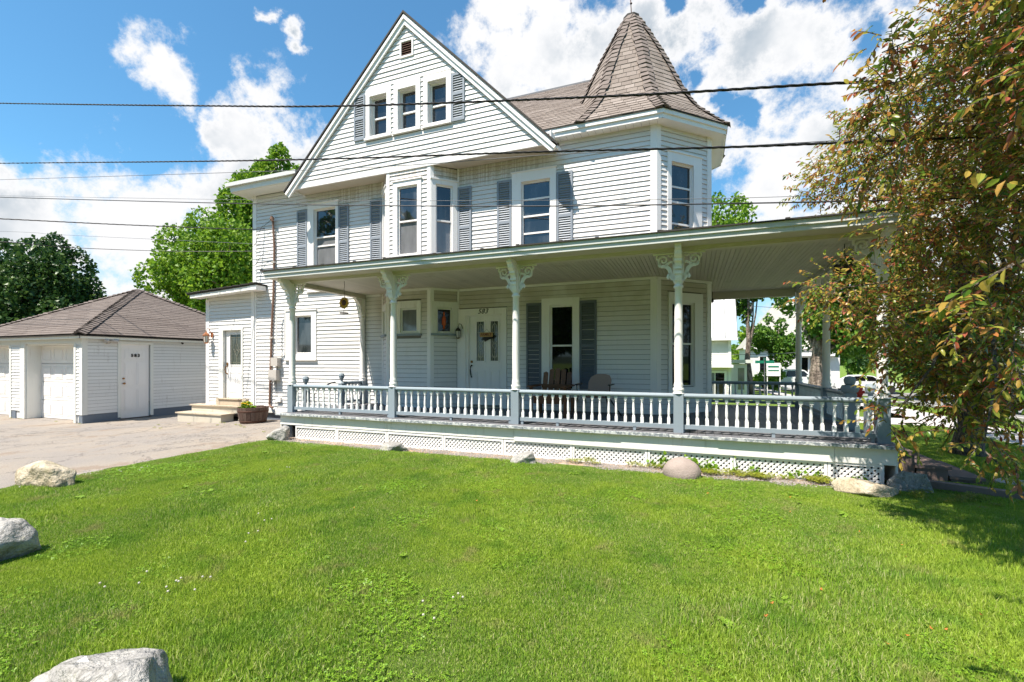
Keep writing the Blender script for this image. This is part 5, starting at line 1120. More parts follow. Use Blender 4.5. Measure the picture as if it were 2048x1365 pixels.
obj('corner_board', MB().box(gx1-.10, gx1+.018, gy0-.022, gy0+.0, .05, 2.12).box(gx1, gx1+.022, gy0, gy0+.10, .05, 2.2), M['old_trim'], ga)
obj('header_board', MB().box(gx0, gx1+.02, gy0-.03, gy0+.01, 1.985, 2.2), M['old_trim'], ga)
obj('eave_board', MB().box(gx1+.0, gx1+.03, gy0, gy1, 2.12, 2.2), M['old_trim'], ga)
# man door in the side wall
k = MB(); k.m = FGR
k.box(.80, .88, -.03, .03, -.10, 2.06).box(1.64, 1.72, -.03, .03, -.12, 2.06).box(.88, 1.64, -.03, .03, 1.985, 2.06); obj('door_casing', k, M['old_trim'], ga)
k = MB(); k.m = FGR; k.box(.90, 1.62, .02, .05, -.14, 1.985)
for a, b in ((.98, 1.22), (1.30, 1.54)):
    for c, d in ((1.55, 1.82), (.80, 1.46), (.08, .68)): k.box(a, b, .012, .02, c, d).box(a+.03, b-.03, .006, .012, c+.03, d-.03)
gd = obj('door', k, M['trim'], ga)
k = MB(); k.m = FGR; k.tube([(.955, .02, .86), (.955, -.04, .86)], [.02, .03], 8).tube([(.955, .02, 1.0), (.955, -.01, 1.0)], [.025, .025], 8); obj('knob', k, M['brass'], gd)
for i, chx in enumerate('583'): text('numeral', chx, .115, FGR @ Matrix.Translation((1.17+i*.085, .0, 1.66)) @ RX, M['black'], gd, bold=.006)
k = MB(); k.m = FGR; k.lathe([(.03, 2.02), (.04, 2.05), (.02, 2.08)], .56, -.06, 8).tube([(.56, -.06, 2.06), (.50, -.12, 2.07), (.44, -.14, 2.05)], [.02, .05, .055], 8).tube([(.58, -.06, 2.06), (.66, -.12, 2.07), (.74, -.14, 2.05)], [.02, .05, .055], 8).box(.53, .60, -.06, .0, 1.98, 2.1)
tag(obj('floodlight', k, M['boxgrey']), 'twin head floodlight under the garage eave left of the numbered door', 'light')
k = MB(); k.m = FGR; k.tube([(2.55, -.02, 2.08), (2.55, -.07, 2.06)], [.025, .03], 8); tag(obj('security_camera', k, M['black']), 'tiny black camera under the garage eave right of the numbered door', 'camera')
# two overhead doors
for (a, b) in ((3.40, 5.62+.22), (.42, 2.58)):
    k = MB(); k.m = FGF; cas = MB(); cas.m = FGF; cas.box(a-.24 if a > 1 else a-.1, a, -.03, .02, gb_, 2.0).box(b, b+.09, -.03, .02, gb_, 2.0).box(a, a+.03, .02, .36, gb_, 2.0).box(b-.02, b, .02, .36, gb_, 2.0).box(a, b, .02, .36, 1.955, 1.985)
    obj('door_frame', cas, M['old_trim'], ga)
    sec = (1.955-gb_)/4; yy = .33
    gdo = None
    for s_ in range(4):
        z0 = gb_+s_*sec; k = MB(); k.m = FGF; k.box(a+.03, b-.02, yy, yy+.03, z0+.006, z0+sec-.006)
        if gdo is None: gdo = obj('garage_door', k, M['trim'], ga)
        else: obj('door_section', k, M['trim'], gdo)
        n = 4; wd = (b-a-.05)/n; pn = MB(); pn.m = FGF
        for i in range(n):
            p0_, p1_ = a+.03+i*wd+.07, a+.03+(i+1)*wd-.07; q0, q1 = z0+.09, z0+sec-.09
            for bb in ((p0_, p1_, q0, q0+.015), (p0_, p1_, q1-.015, q1), (p0_, p0_+.015, q0+.015, q1-.015), (p1_-.015, p1_, q0+.015, q1-.015)): pn.box(bb[0], bb[1], yy-.008, yy, bb[2], bb[3])
            pn.box(p0_+.04, p1_-.04, yy-.010, yy, q0+.04, q1-.04)
        obj('door_panel', pn, M['trim'], gdo)
k = MB(); k.m = FGF; k.box(1.75, 2.54, .30, .325, gb_+.06, gb_+.26); obj('tape_board', k, M['black'], ga)
for i in range(4):
    k = MB(); k.m = FGF; x = 1.8+i*.19; k.prism([(x, gb_+.06), (x+.09, gb_+.06), (x+.15, gb_+.26), (x+.06, gb_+.26)], .294, .30); obj('hazard_stripe', k, M['hazard_yellow'], ga)
# pyramid roof
ap = Vector((-18.25, 10.3, 4.02)); ov = .16; ec = [(gx0-ov, gy0-ov), (gx1+ov, gy0-ov), (gx1+ov, gy1+ov), (gx0-ov, gy1+ov)]; ezz = 2.22
k = MB(); k.add([(x, y, ezz) for x, y in ec]+[tuple(ap)]+[(x, y, ezz-.02) for x, y in ec], [(0, 1, 4), (1, 2, 4), (2, 3, 4), (3, 0, 4), (5, 8, 7, 6)])
gr = obj('roof', k, M['garage_shingle'], ga)
k = MB()
for a, b in ((0, 1), (1, 2)):
    A, B_ = ec[a], ec[b]; FM = frame(A[0], A[1], B_[0]-A[0], B_[1]-A[1]); L = math.hypot(B_[0]-A[0], B_[1]-A[1]); k.m = FM; k.box(0, L, -.01, .02, ezz-.055, ezz-.022)
obj('roof_edge', k, M['drip'], gr)
k = MB()
for a, b in ((0, 1), (1, 2)):
    A, B_ = ec[a], ec[b]; FM = frame(A[0], A[1], B_[0]-A[0], B_[1]-A[1]); L = math.hypot(B_[0]-A[0], B_[1]-A[1]); k.m = FM; k.box(0, L-.02, .02, .04, ezz-.12, ezz-.055)
obj('fascia', k, M['old_trim'], ga)
gsP = Pieces('shingle', shi_u, M['garage_shingle'], gr, 100)
def tri_rows(P, A, B_, C, course, wid):
    A, B_, C = Vector(A), Vector(B_), Vector(C); u = (B_-A).normalized(); m_ = A+u*((C-A).dot(u)); v = (C-m_); L = v.length; v.normalize(); lm = (C-A).dot(u); LB = (B_-A).length
    shingle_rows(P, A, u, v, L, lambda t, tm: (tm/L*lm, LB-tm/L*(LB-lm)), course, wid, .004)
tri_rows(gsP, (ec[0][0], ec[0][1], ezz), (ec[1][0], ec[1][1], ezz), ap, .135, .92); tri_rows(gsP, (ec[1][0], ec[1][1], ezz), (ec[2][0], ec[2][1], ezz), ap, .135, .92); gsP.emit()
hcP = Pieces('hip_shingle', cap_u, M['garage_shingle'], gr, 80)
c1 = Vector((ec[1][0], ec[1][1], ezz))
for a in (1, 2, 0):
    c1 = Vector((ec[a][0], ec[a][1], ezz)); d = ap-c1; L = d.length; d.normalize(); cu = d.cross(Vector((0, 0, 1))).normalized(); n = cu.cross(d).normalized()
    if n.z < 0: n = -n; cu = -cu
    for i in range(int(L/.14)):
        m = Matrix.Identity(4); tw = Matrix.Rotation(random.uniform(-.08, .08), 3, n); m.col[0] = (*(tw @ (cu*.30)), 0); m.col[1] = (*(tw @ (d*.14)), 0); m.col[2] = (*(n*random.uniform(1.1, 1.9)), 0); m.col[3] = (*(c1+d*i*.14+n*.02), 1)
        hcP.add(m, .3, 5)
hcP.emit()

# ------------------------------------------------------------------ rocks
def rock(label, X, Y, sx, sy, sz, seed, mat='rock', rz=0, sub=4, rough=.35, flat=.0, facets=9):
    import bmesh
    bm = bmesh.new(); bmesh.ops.create_icosphere(bm, subdivisions=sub, radius=1); g = random.Random(seed); off = Vector((seed*3.1, seed*1.7, 0))
    planes = [(Vector((g.gauss(0, 1), g.gauss(0, 1), g.gauss(0, .8))).normalized(), g.uniform(.55, .85)) for _ in range(facets+4)]
    for v in bm.verts:
        p = v.co.copy()
        for n_, d_ in planes:
            q = p.dot(n_)
            if q > d_: p -= n_*(q-d_)*.96
        p *= 1+rough*.5*noise.noise(p*1.3+off)+rough*.22*noise.noise(p*3.5+off)+rough*.10*noise.noise(p*9+off)
        v.co = Vector((p.x*sx, p.y*sy, max(p.z, -.45)*sz))*1.17
    me = bpy.data.meshes.new('boulder'); bm.to_mesh(me); bm.free(); me.materials.append(M[mat]); me.shade_smooth()
    z = gz(X, Y); return tag(link(bpy.data.objects.new('boulder', me), None, Matrix.Translation((X, Y, z+sz*.30)) @ Matrix.Rotation(rz, 4, 'Z')), label, 'rock')
rock('long ochre stained boulder at the driveway edge', -7.22, 3.12, .38, .22, .19, 1, 'rock_ochre', R(5))
rock('rounded pale boulder cut by the left edge of the lawn', -4.88, 1.80, .26, .22, .19, 2, 'rock', R(20))
fr = rock('white foreground boulder with a paper scrap on top', -2.25, 1.16, .32, .22, .185, 3, 'rock', R(18))
rock('rough stone at the left porch corner pier', -7.30, 6.50, .22, .16, .20, 4, 'rock', 0)
rock('flat grey stone against the lattice below the second porch bay', -4.62, 6.42, .26, .14, .12, 5, 'rock', R(10), rough=.3)
rock('low mossy grey stone against the lattice left of the middle', -2.30, 6.32, .24, .15, .13, 6, 'rock', 0, rough=.3)
rock('smooth round tan boulder with vines behind it', -.13, 6.33, .20, .17, .165, 7, 'rock_round', R(-10), rough=.12, facets=-4)
rock('flat orange topped stone at the right end of the lattice', 1.80, 6.26, .29, .20, .13, 8, 'rock_ochre', R(10), rough=.2)
rock('shaded angular stone beside the side steps', 2.33, 6.62, .21, .17, .21, 9, 'rock', R(-20))
k = MB(); k.add([(-.09, -.05, 0), (.06, -.07, .012), (.09, .02, .03), (.02, .08, .055), (-.05, .05, .02)], [(0, 1, 2, 3, 4)]).add([(-.09, -.05, -.002), (.06, -.07, .010), (.09, .02, .028), (.02, .08, .053), (-.05, .05, .018)], [(4, 3, 2, 1, 0)])
tag(obj('paper_scrap', k, M['paper'], mw=Matrix.Translation((-2.36, 1.11, .222)) @ Matrix.Rotation(R(30), 4, 'Z') @ Matrix.Scale(.42, 4)), 'crumpled white paper scrap on the foreground boulder', 'paper')

# ------------------------------------------------------------------ overhead wires
def wire(name, label, pts, r, mat='wire', twist=False, n=60, group=None):
    P = [Vector(p) for p in pts]; out_ = []
    for s in range(len(P)-1):
        a = P[max(s-1, 0)]; b = P[s]; c = P[s+1]; d = P[min(s+2, len(P)-1)]; m = n//(len(P)-1)
        for i in range(m):
            t = i/m; out_.append(.5*((2*b)+(c-a)*t+(2*a-5*b+4*c-d)*t*t+(3*b-a-3*c+d)*t**3))
    out_.append(P[-1]); k = MB()
    if twist:
        L = 0; fine = []
        for i in range(len(out_)-1):
            for j in range(6): fine.append(out_[i].lerp(out_[i+1], j/6))
        fine.append(out_[-1]); acc = [0]
        for i in range(1, len(fine)): acc.append(acc[-1]+(fine[i]-fine[i-1]).length)
        for ph in (0, 2.1, 4.2): k.tube([p+Vector((0, math.cos(acc[i]*14+ph), math.sin(acc[i]*14+ph)))*r*.62 for i, p in enumerate(fine)], r*.6, 4)
    else: k.tube(out_, r, 5)
    return tag(obj(name, k, M[mat]), label, 'wire', group)
wire('power_cable', 'thick twisted black cable, topmost line across the picture', [(-30.178, 6.1, 10.996), (-16.315, 6.1, 8.022), (-8.904, 6.1, 6.451), (-5.273, 6.1, 5.712), (-0.882, 6.1, 4.95), (1.711, 6.1, 4.55), (2.1, 6.3, 4.50)], 0.015, 'wire', True)
wire('power_cable', 'black cable crossing the gable foot and turret eave', [(-30.178, 6.1, 8.617), (-16.315, 6.1, 6.503), (-8.904, 6.1, 5.373), (-5.273, 6.1, 4.844), (-2.198, 6.1, 4.432), (0.363, 6.1, 4.066), (1.62, 6.1, 3.907), (2.877, 6.1, 3.748)], 0.013, 'wire', True)
wire('thin_wire', 'thin wire rising to the right just under the gable cable', [(-30.426, 6.15, 7.925), (-16.449, 6.15, 6.124), (-7.881, 6.15, 5.025), (-5.316, 6.15, 4.705), (-3.775, 6.15, 4.538), (-1.847, 6.15, 4.36), (0.366, 6.15, 4.093), (1.951, 6.15, 3.92)], 0.005, 'wiregrey', False)
wire('telephone_wire', 'black wire passing across the upstairs window panes', [(-30.277, 6.12, 7.711), (-16.369, 6.12, 5.657), (-7.585, 6.12, 4.389), (-2.589, 6.12, 3.726), (0.634, 6.12, 3.363), (2.887, 6.12, 3.135)], 0.009, 'wire', False)
wire('thin_wire', 'hair thin wire just above the black wire across the upstairs windows', [(-30.574, 6.18, 7.717), (-16.529, 6.18, 5.736), (-7.789, 6.18, 4.508), (-3.884, 6.18, 3.99), (0.085, 6.18, 3.507), (2.093, 6.18, 3.318)], 0.0035, 'wiregrey', False)
wire('thin_wire', 'faint wire low over the garage trees', [(-44.031, 8.9, 8.687), (-23.804, 8.9, 6.298), (-19.929, 8.9, 5.778), (-11.405, 8.9, 4.688), (-10.883, 8.9, 4.612)], 0.005, 'wiregrey', False)
wire('service_drop', 'twisted service cable ending at the rusty mast on the left wall', [(-15.346, 3.643, 4.405), (-14.015, 5.24, 4.589), (-12.634, 6.857, 4.756), (-10.927, 8.816, 4.994), (-10.715, 9.222, 5.176)], .011, 'wire', True)
wire('telephone_wire', 'black phone wire ending at the left corner board of the house', [(-15.346, 3.643, 3.965), (-14.015, 5.24, 4.089), (-13.747, 6.42, 4.206), (-12.569, 7.957, 4.363), (-11.221, 9.13, 4.507)], .008, 'wire')
wire('thin_wire', 'loose looping wires between the corner board and the mast', [(-11.1, 9.03, 4.6), (-10.95, 9.0, 4.66), (-10.75, 9.0, 5.05), (-10.6, 9.0, 5.12), (-10.38, 9.0, 5.24)], .005, 'wire')
wire('thin_wire', 'dark wire looping low beside the rusty mast', [(-11.1, 9.03, 4.08), (-10.95, 9.0, 4.1), (-10.7, 9.0, 4.34), (-10.5, 9.0, 4.38), (-10.37, 9.0, 4.3)], .006, 'wire')

# ------------------------------------------------------------------ grass: patches of real blades scattered by geometry nodes
def patch_grass(seed, n, rad, h0, h1, w_, lean=.55):
    g = np.random.default_rng(seed); a = g.uniform(0, 6.283, n); r = rad*np.sqrt(g.uniform(0, 1, n)); cl = g.normal(size=(n, 2))*.012
    x = r*np.cos(a)+cl[:, 0]; y = r*np.sin(a)+cl[:, 1]; h = g.uniform(h0, h1, n)*(1-.25*(r/rad)); th = g.uniform(0, 6.283, n); ln = g.uniform(.05, lean, n)*h; la = g.uniform(0, 6.283, n)
    wx, wy = np.cos(th)*w_*.5*g.uniform(.6, 1.3, n), np.sin(th)*w_*.5*g.uniform(.6, 1.3, n); lx_, ly_ = np.cos(la)*ln, np.sin(la)*ln
    z0 = -.005
    V = np.stack([np.stack([x-wx, y-wy, np.full(n, z0)], 1), np.stack([x+wx, y+wy, np.full(n, z0)], 1),
                  np.stack([x+lx_*.4+wx*.8, y+ly_*.4+wy*.8, h*.55], 1), np.stack([x+lx_*.4-wx*.8, y+ly_*.4-wy*.8, h*.55], 1), np.stack([x+lx_, y+ly_, h*(1-.25*ln/h)], 1)], 1)
    F = np.array([[0, 1, 2], [0, 2, 3], [3, 2, 4]]); o = (np.arange(n)*5)[:, None, None]
    return V.reshape(-1, 3), (F[None]+o).reshape(-1, 3)
def leafy_patch(seed, n, rad, hgt, leaf, lobes=3):
    g = np.random.default_rng(seed); Vs, Fs = [], []; o = 0
    for i in range(n):
        a = g.uniform(0, 6.283); r = rad*math.sqrt(g.uniform(0, 1)); cx, cy, cz_ = r*math.cos(a), r*math.sin(a), g.uniform(.4, 1)*hgt; t0 = g.uniform(0, 6.28); tl = g.normal(size=2)*.3
        for j in range(lobes):
            b = t0+j*6.283/lobes; L = leaf*g.uniform(.8, 1.2); pts = []
            for rr, da in ((0, 0), (.6, .55), (1, .3), (1.02, -.3), (.6, -.55)):
                px, py = rr*L*math.cos(b+da), rr*L*math.sin(b+da); pts.append((cx+px, cy+py, cz_+px*tl[0]+py*tl[1]+rr*L*.1))
            Vs += pts; Fs += [(o, o+1, o+2), (o, o+2, o+3), (o, o+3, o+4)]; o += 5
    return np.array(Vs), np.array(Fs)
variants = []
def variant(V, F, mat): o = bpy.data.objects.new('patch', np_mesh('patch', V, F, mat)); variants.append(o); return len(variants)-1
g_short = [variant(*patch_grass(i, 2000, .30, .012, .036, .0038), M['blade']) for i in range(4)]
g_long = [variant(*patch_grass(20+i, 1200, .26, .022, .052, .0048, .85), M['blade']) for i in range(3)]
g_clov = [variant(*leafy_patch(30+i, 200, .24, .030, .010), M['clover']) for i in range(2)]
g_weed = [variant(*leafy_patch(40+i, 7, .09, .05, .038, 5), M['weed']) for i in range(2)]
def flowers(seed, n, rad):
    g = np.random.default_rng(seed); mb = MB()
    for i in range(n):
        a = g.uniform(0, 6.283); r = rad*math.sqrt(g.uniform(0, 1)); x, y, h = r*math.cos(a), r*math.sin(a), g.uniform(.05, .075)
        mb.lathe([(0, h-.006), (.006, h-.003), (.0075, h+.002), (.005, h+.006), (0, h+.008)], x, y, 6)
    return mb
fo = bpy.data.objects.new('patch', flowers(3, 3, .28).mesh('patch', M['floret'])); variants.append(fo); g_flow = [len(variants)-1]
mossv = [variant(*leafy_patch(60+i, 120, .12, .05, .012, 4), M['moss']) for i in range(2)]
pm = MB(); gg = random.Random(5)
for i in range(60):
    a = gg.uniform(0, 6.28); r = .14*math.sqrt(gg.random()); s_ = gg.uniform(.004, .013); s_ = s_*.8; pm.m = Matrix.Translation((r*math.cos(a), r*math.sin(a), s_*.4)) @ Matrix.Rotation(gg.uniform(0, 3), 4, 'Z')
    pm.lathe([(0, -s_*.5), (s_, 0), (s_*.7, s_*.5), (0, s_*.6)], n=6)
peb = bpy.data.objects.new('patch', pm.mesh('patch', M['pebble'])); variants.append(peb); g_peb = [len(variants)-1]
lv = leaf_quads(np.zeros((1, 3)), .022, .6, 0, .6); g_lit = [variant(*lv, M['leaflitter'])]

ng = bpy.data.node_groups.new('scatter_patches', 'GeometryNodeTree')
ng.interface.new_socket('Geometry', in_out='INPUT', socket_type='NodeSocketGeometry'); ng.interface.new_socket('Geometry', in_out='OUTPUT', socket_type='NodeSocketGeometry')
gi = ng.nodes.new('NodeGroupInput'); go_ = ng.nodes.new('NodeGroupOutput')
gi_ = ng.nodes.new('GeometryNodeGeometryToInstance')
for o in reversed(variants):      # a multi-input socket lists its newest link first
    oi = ng.nodes.new('GeometryNodeObjectInfo'); oi.inputs['Object'].default_value = o; oi.inputs['As Instance'].default_value = False
    g2 = ng.nodes.new('GeometryNodeGeometryToInstance'); ng.links.new(oi.outputs['Geometry'], g2.inputs[0]); ng.links.new(g2.outputs[0], gi_.inputs[0])
jn = ng.nodes.new('GeometryNodeJoinGeometry'); ng.nodes.remove(gi_)
for nd in [n for n in ng.nodes if n.bl_idname == 'GeometryNodeGeometryToInstance']: ng.links.new(nd.outputs[0], jn.inputs[0])
def attr(n, t):
    a = ng.nodes.new('GeometryNodeInputNamedAttribute'); a.data_type = t; a.inputs[0].default_value = n; return a.outputs[0]
ip = ng.nodes.new('GeometryNodeInstanceOnPoints'); ng.links.new(gi.outputs[0], ip.inputs['Points']); ng.links.new(jn.outputs[0], ip.inputs['Instance']); ip.inputs['Pick Instance'].default_value = True
ng.links.new(attr('vi', 'INT'), ip.inputs['Instance Index']); ng.links.new(attr('rot', 'FLOAT_VECTOR'), ip.inputs['Rotation']); ng.links.new(attr('scl', 'FLOAT_VECTOR'), ip.inputs['Scale'])
ng.links.new(ip.outputs[0], go_.inputs[0])
def scatter(name, label, cat, pts, vi, scl):
    me = bpy.data.meshes.new(name); n = len(pts); me.vertices.add(n); me.vertices.foreach_set('co', np.asarray(pts, 'f').ravel())
    a = me.attributes.new('vi', 'INT', 'POINT'); a.data.foreach_set('value', np.asarray(vi, 'i'))
    rot = np.zeros((n, 3), 'f'); rot[:, 2] = rng.uniform(0, 6.28, n); a = me.attributes.new('rot', 'FLOAT_VECTOR', 'POINT'); a.data.foreach_set('vector', rot.ravel())
    a = me.attributes.new('scl', 'FLOAT_VECTOR', 'POINT'); a.data.foreach_set('vector', np.asarray(scl, 'f').ravel())
    o = tag(link(bpy.data.objects.new(name, me)), label, cat, kind='stuff'); md = o.modifiers.new('scatter', 'NODES'); md.node_group = ng; return o
def area(n, x0, x1, y0, y1): return np.stack([rng.uniform(x0, x1, n), rng.uniform(y0, y1, n)], 1)
pts = np.concatenate([area(2700, -7.2, 5.1, -.6, 6.10), area(260, 2.75, 5.1, 6.3, 13.1), area(260, 6.5, 8.0, 0, 24)])
d = (pts @ np.array([-.3655, .9308])); l_ = (pts @ np.array([.9308, .3655]))
keep = (d > -.5) & (np.abs(l_) < 1.25*d+3.0) & ~((pts[:, 0] > 2.2) & (pts[:, 0] < 3.5) & (pts[:, 1] > 6.9) & (pts[:, 1] < 8.5)); pts = pts[keep]
edge_pts = np.stack([-7.30+rng.uniform(-.08, .1, 70), rng.uniform(1, 6.2, 70)], 1)
nz = np.array([noise.noise(Vector((x*.6, y*.6, 3))) for x, y in pts]); nz2 = np.array([noise.noise(Vector((x*1.1+9, y*1.1, 7))) for x, y in pts])
vi = np.where(nz > .12, rng.choice(g_long, len(pts)), rng.choice(g_short, len(pts)))
sc = rng.uniform(.85, 1.2, (len(pts), 1))*np.ones((1, 3)); sc[:, 2] *= (1+.6*nz)*np.where(rng.random(len(pts)) < .10, 1.45, 1)*rng.uniform(.75, 1.2, len(pts))
P3 = np.array([(x, y, gz(x, y)+.004) for x, y in pts])
rk = np.array([(x+math.cos(a)*rx, y+math.sin(a)*ry) for x, y, rx, ry in ((-7.1, 3.12, .38, .20), (-4.86, 1.80, .26, .2), (-2.25, 1.16, .30, .2), (1.8, 6.2, .3, .16), (2.3, 6.5, .2, .16), (-.13, 6.28, .22, .16)) for a in np.linspace(3.3, 6.1, 6)])
edge_pts = np.concatenate([edge_pts, rk])
eP = np.array([(x, y, gz(x, y)+.004) for x, y in edge_pts])
scatter('grass', 'mown green lawn grass in front of the porch', 'grass', np.concatenate([P3, eP]), np.concatenate([vi, rng.choice(g_short, len(eP))]), np.concatenate([sc, np.full((len(eP), 3), .55)]))
ci = np.where((nz2 > .10) & (pts[:, 1] < 6.1))[0]; ci = ci[rng.random(len(ci)) < .22]
scatter('clover', 'patches of bright green clover leaves in the lawn', 'clover', P3[ci]+rng.normal(size=(len(ci), 3))*[.1, .1, 0], rng.choice(g_clov, len(ci)), rng.uniform(.8, 1.2, (len(ci), 1))*np.ones((1, 3)))
fi = np.where((nz2 > .05) & (pts[:, 0] < .3) & (pts[:, 1] > 1.6) & (pts[:, 1] < 4.6))[0]; fi = fi[rng.random(len(fi)) < .07]
scatter('clover_flowers', 'small white clover flowers dotted over the left lawn', 'flowers', P3[fi], np.full(len(fi), g_flow[0]), np.ones((len(fi), 3)))
wi = rng.choice(len(P3), 36); scatter('lawn_weeds', 'broad leaved dandelion and plantain weeds in the lawn', 'weeds', P3[wi]+[0, 0, .01], rng.choice(g_weed, 36), rng.uniform(.4, .7, (36, 1))*np.ones((1, 3)))
q = np.concatenate([area(60, .2, 3.2, 1.6, 6.0), area(6, -6, .2, 2, 6)]); scatter('fallen_leaves', 'orange fallen leaves scattered on the right lawn', 'leaves', np.c_[q, np.full(len(q), .045)], np.full(len(q), g_lit[0]), rng.uniform(.6, 1.2, (len(q), 1))*np.ones((1, 3)))
q = area(150, -7.2, 2.1, 6.40, 6.66); scatter('gravel', 'loose pebbles in the dirt strip below the lattice', 'gravel', np.c_[q, np.full(len(q), .006)], np.full(len(q), g_peb[0]), np.ones((len(q), 3)))
q = np.concatenate([area(90, -16, -7.6, 2.5, 8.2), area(60, -11, -7.6, 5.5, 8.4), np.stack([-7.42+rng.normal(size=60)*.06, rng.uniform(2, 6.5, 60)], 1)]); scatter('driveway_grit', 'loose grit and small stones strewn over the pale driveway', 'gravel', np.array([(x, y, gz(x, y)) for x, y in q]), np.full(len(q), g_peb[0]), rng.uniform(.5, 1.6, (len(q), 1))*np.array([[1, 1, .35]]))
q = np.concatenate([area(26, .0, 1.6, 6.50, 6.66), area(12, 1.9, 2.9, 6.1, 6.6), area(8, -1.8, -.4, 6.55, 6.66)]); scatter('bed_plants', 'low yellow green plants creeping along the foot of the lattice', 'plants', np.c_[q, np.full(len(q), .02)], rng.choice(mossv, len(q)), rng.uniform(.5, 1.1, (len(q), 1))*np.ones((1, 3)))
q = np.array([(-11.2, 8.3), (-11.5, 8.42), (-10.9, 7.9), (-10.2, 7.95), (-9.6, 7.6), (-9.9, 7.75), (-9.0, 8.35), (-9.2, 8.5), (-8.7, 8.4), (-12.1, 8.0), (-12.8, 7.7), (-10.4, 8.0), (-15.0, 7.1), (-16.2, 7.15), (-17.9, 7.1), (-18.4, 7.1), (-8.4, 7.1), (-8.0, 7.4), (-11.9, 7.2), (-12.3, 7.3)])
scatter('crack_weeds', 'tufts of weeds growing in the driveway cracks', 'weeds', np.array([(x, y, gz(x, y)) for x, y in q]), rng.choice(mossv, len(q)), np.tile([.3, .3, .6], (len(q), 1)))
# vines at the lattice, planter flowers
vp = MB(); V, F = leafy_patch(77, 1, .01, .01, .01, 1)
def vine(name, label, stems, leaf, mat, cat='vine'):
    t = thing(name, label, cat, stems[0][0]); k = MB(); P = []
    for s_ in stems:
        k.tube(s_, .004, 4)
        for a, b in zip(s_, s_[1:]):
            for q_ in range(4): f_ = (q_+random.random())/4; P.append([a[i]*(1-f_)+b[i]*f_+random.gauss(0, .022) for i in range(3)])
    obj('stem', k, M['weed'], t, kind='stuff')
    V, F = leaf_quads(np.array(P), leaf, .2, .3, 1.0, .12); tag(link(bpy.data.objects.new('foliage', np_mesh('foliage', V, F, M[mat])), t), kind='stuff')
def st_(x, h, n=3, y=6.69): return [(x+random.uniform(-.05, .05)*i, y-.01+random.uniform(-.01, .01), .02+h*i/n) for i in range(n+1)]
vine('climbing_vine', 'green vine climbing the lattice behind the round boulder', [st_(-.42, .14), st_(-.30, .18), st_(-.02, .20), st_(.10, .17), st_(.14, .10), st_(.2, .08), st_(.26, .06), st_(.03, .12), st_(.08, .1)], .055, 'clover')
vine('lattice_sprouts', 'sparse leaf sprouts poking through the right lattice panels', [st_(.66, .12), st_(.80, .10), st_(1.12, .07), st_(1.5, .10), st_(.48, .14), st_(1.85, .1), st_(-.55, .1), st_(1.3, .14)], .045, 'clover')
vine('corner_weeds', 'weed clump at the foot of the wall between the barrel and porch', [st_(-9.25, .12, y=8.75), st_(-9.1, .16, y=8.7), st_(-9.0, .1, y=8.8), st_(-8.9, .12, y=8.7)], .07, 'weed', 'weeds')
fl = thing('potted_flowers', 'yellow flowers with green leaves growing in the half barrel', 'flowers', (-10.60, 8.48, .27))
P, _, _ = blob_points(420, (-10.60, 8.46, .33), (.22, .18, .12), seed=3, lumps=12); V, F = leaf_quads(P, .055, .2, .0, .9, .1); tag(link(bpy.data.objects.new('foliage', np_mesh('foliage', V, F, M['clover'])), fl), kind='stuff')
for i in range(9):
    a = random.uniform(0, 6.28); r = random.uniform(.03, .17); x, y, z = -10.60+r*math.cos(a), 8.43+r*math.sin(a)*.8, .40+random.uniform(-.02, .05)
    obj('blossom', MB().lathe([(.008, z-.01), (.03, z), (.036, z+.012), (.02, z+.02), (0, z+.018)], x, y, 8), M['yellow'], fl)
# street side: flagstones, timber edge
for i, (x, y, r_) in enumerate(((3.65, 7.35, .26), (4.15, 7.1, .25), (4.62, 7.2, .24), (5.05, 7.0, .22))):
    pts_ = [(x+r_*random.uniform(.8, 1.1)*math.cos(a*.9), y+r_*.8*random.uniform(.8, 1.1)*math.sin(a*.9)) for a in range(7)]
    tag(obj('flagstone', MB().prismz(pts_, -.02, .035), M['walk']), ['flagstone nearest the shaded side steps', 'second flagstone out from the side steps', 'third flagstone out from the side steps', 'flagstone next to the sidewalk'][i], 'stone', 'flagstones from the side steps')
tag(obj('timber_edging', MB().add([(2.5, 6.78, -.03), (5.2, 5.85, -.03), (5.2, 5.97, -.03), (2.5, 6.90, -.03), (2.5, 6.78, .09), (5.2, 5.85, .06), (5.2, 5.97, .06), (2.5, 6.90, .09)], [(0, 3, 2, 1), (4, 5, 6, 7), (0, 1, 5, 4), (1, 2, 6, 5), (2, 3, 7, 6), (3, 0, 4, 7)]), M['wood_dark']), 'dark timber edging running right from the side steps', 'edging')
# dark hanging basket at the porch's side beam
hb = thing('hanging_basket', 'dark hanging basket under the porch side beam', 'basket', (1.93, 7.5, 2.9))
obj('basket', MB().lathe([(.02, 2.66), (.10, 2.70), (.13, 2.80)], 1.93, 7.5, 12), M['black'], hb); obj('hanger', MB().tube([(1.93, 7.5, 2.78), (1.93, 7.5, 3.09)], .006, 4), M['black'], hb)
P, _, _ = blob_points(260, (1.93, 7.5, 2.80), (.17, .17, .10), seed=9, lumps=10); V, F = leaf_quads(P, .05, .1, .3, .6); tag(link(bpy.data.objects.new('foliage', np_mesh('foliage', V, F, M['darkleaf'])), hb), kind='stuff')
tag(obj('security_camera', MB().lathe([(.0, 2.83), (.035, 2.85), (.035, 2.90), (.01, 2.93)], .42, 11.5, 8).tube([(.42, 11.5, 2.91), (.42, 11.5, 3.09)], .007, 4), M['black']), 'small round black camera at the back end of the porch ceiling', 'camera')

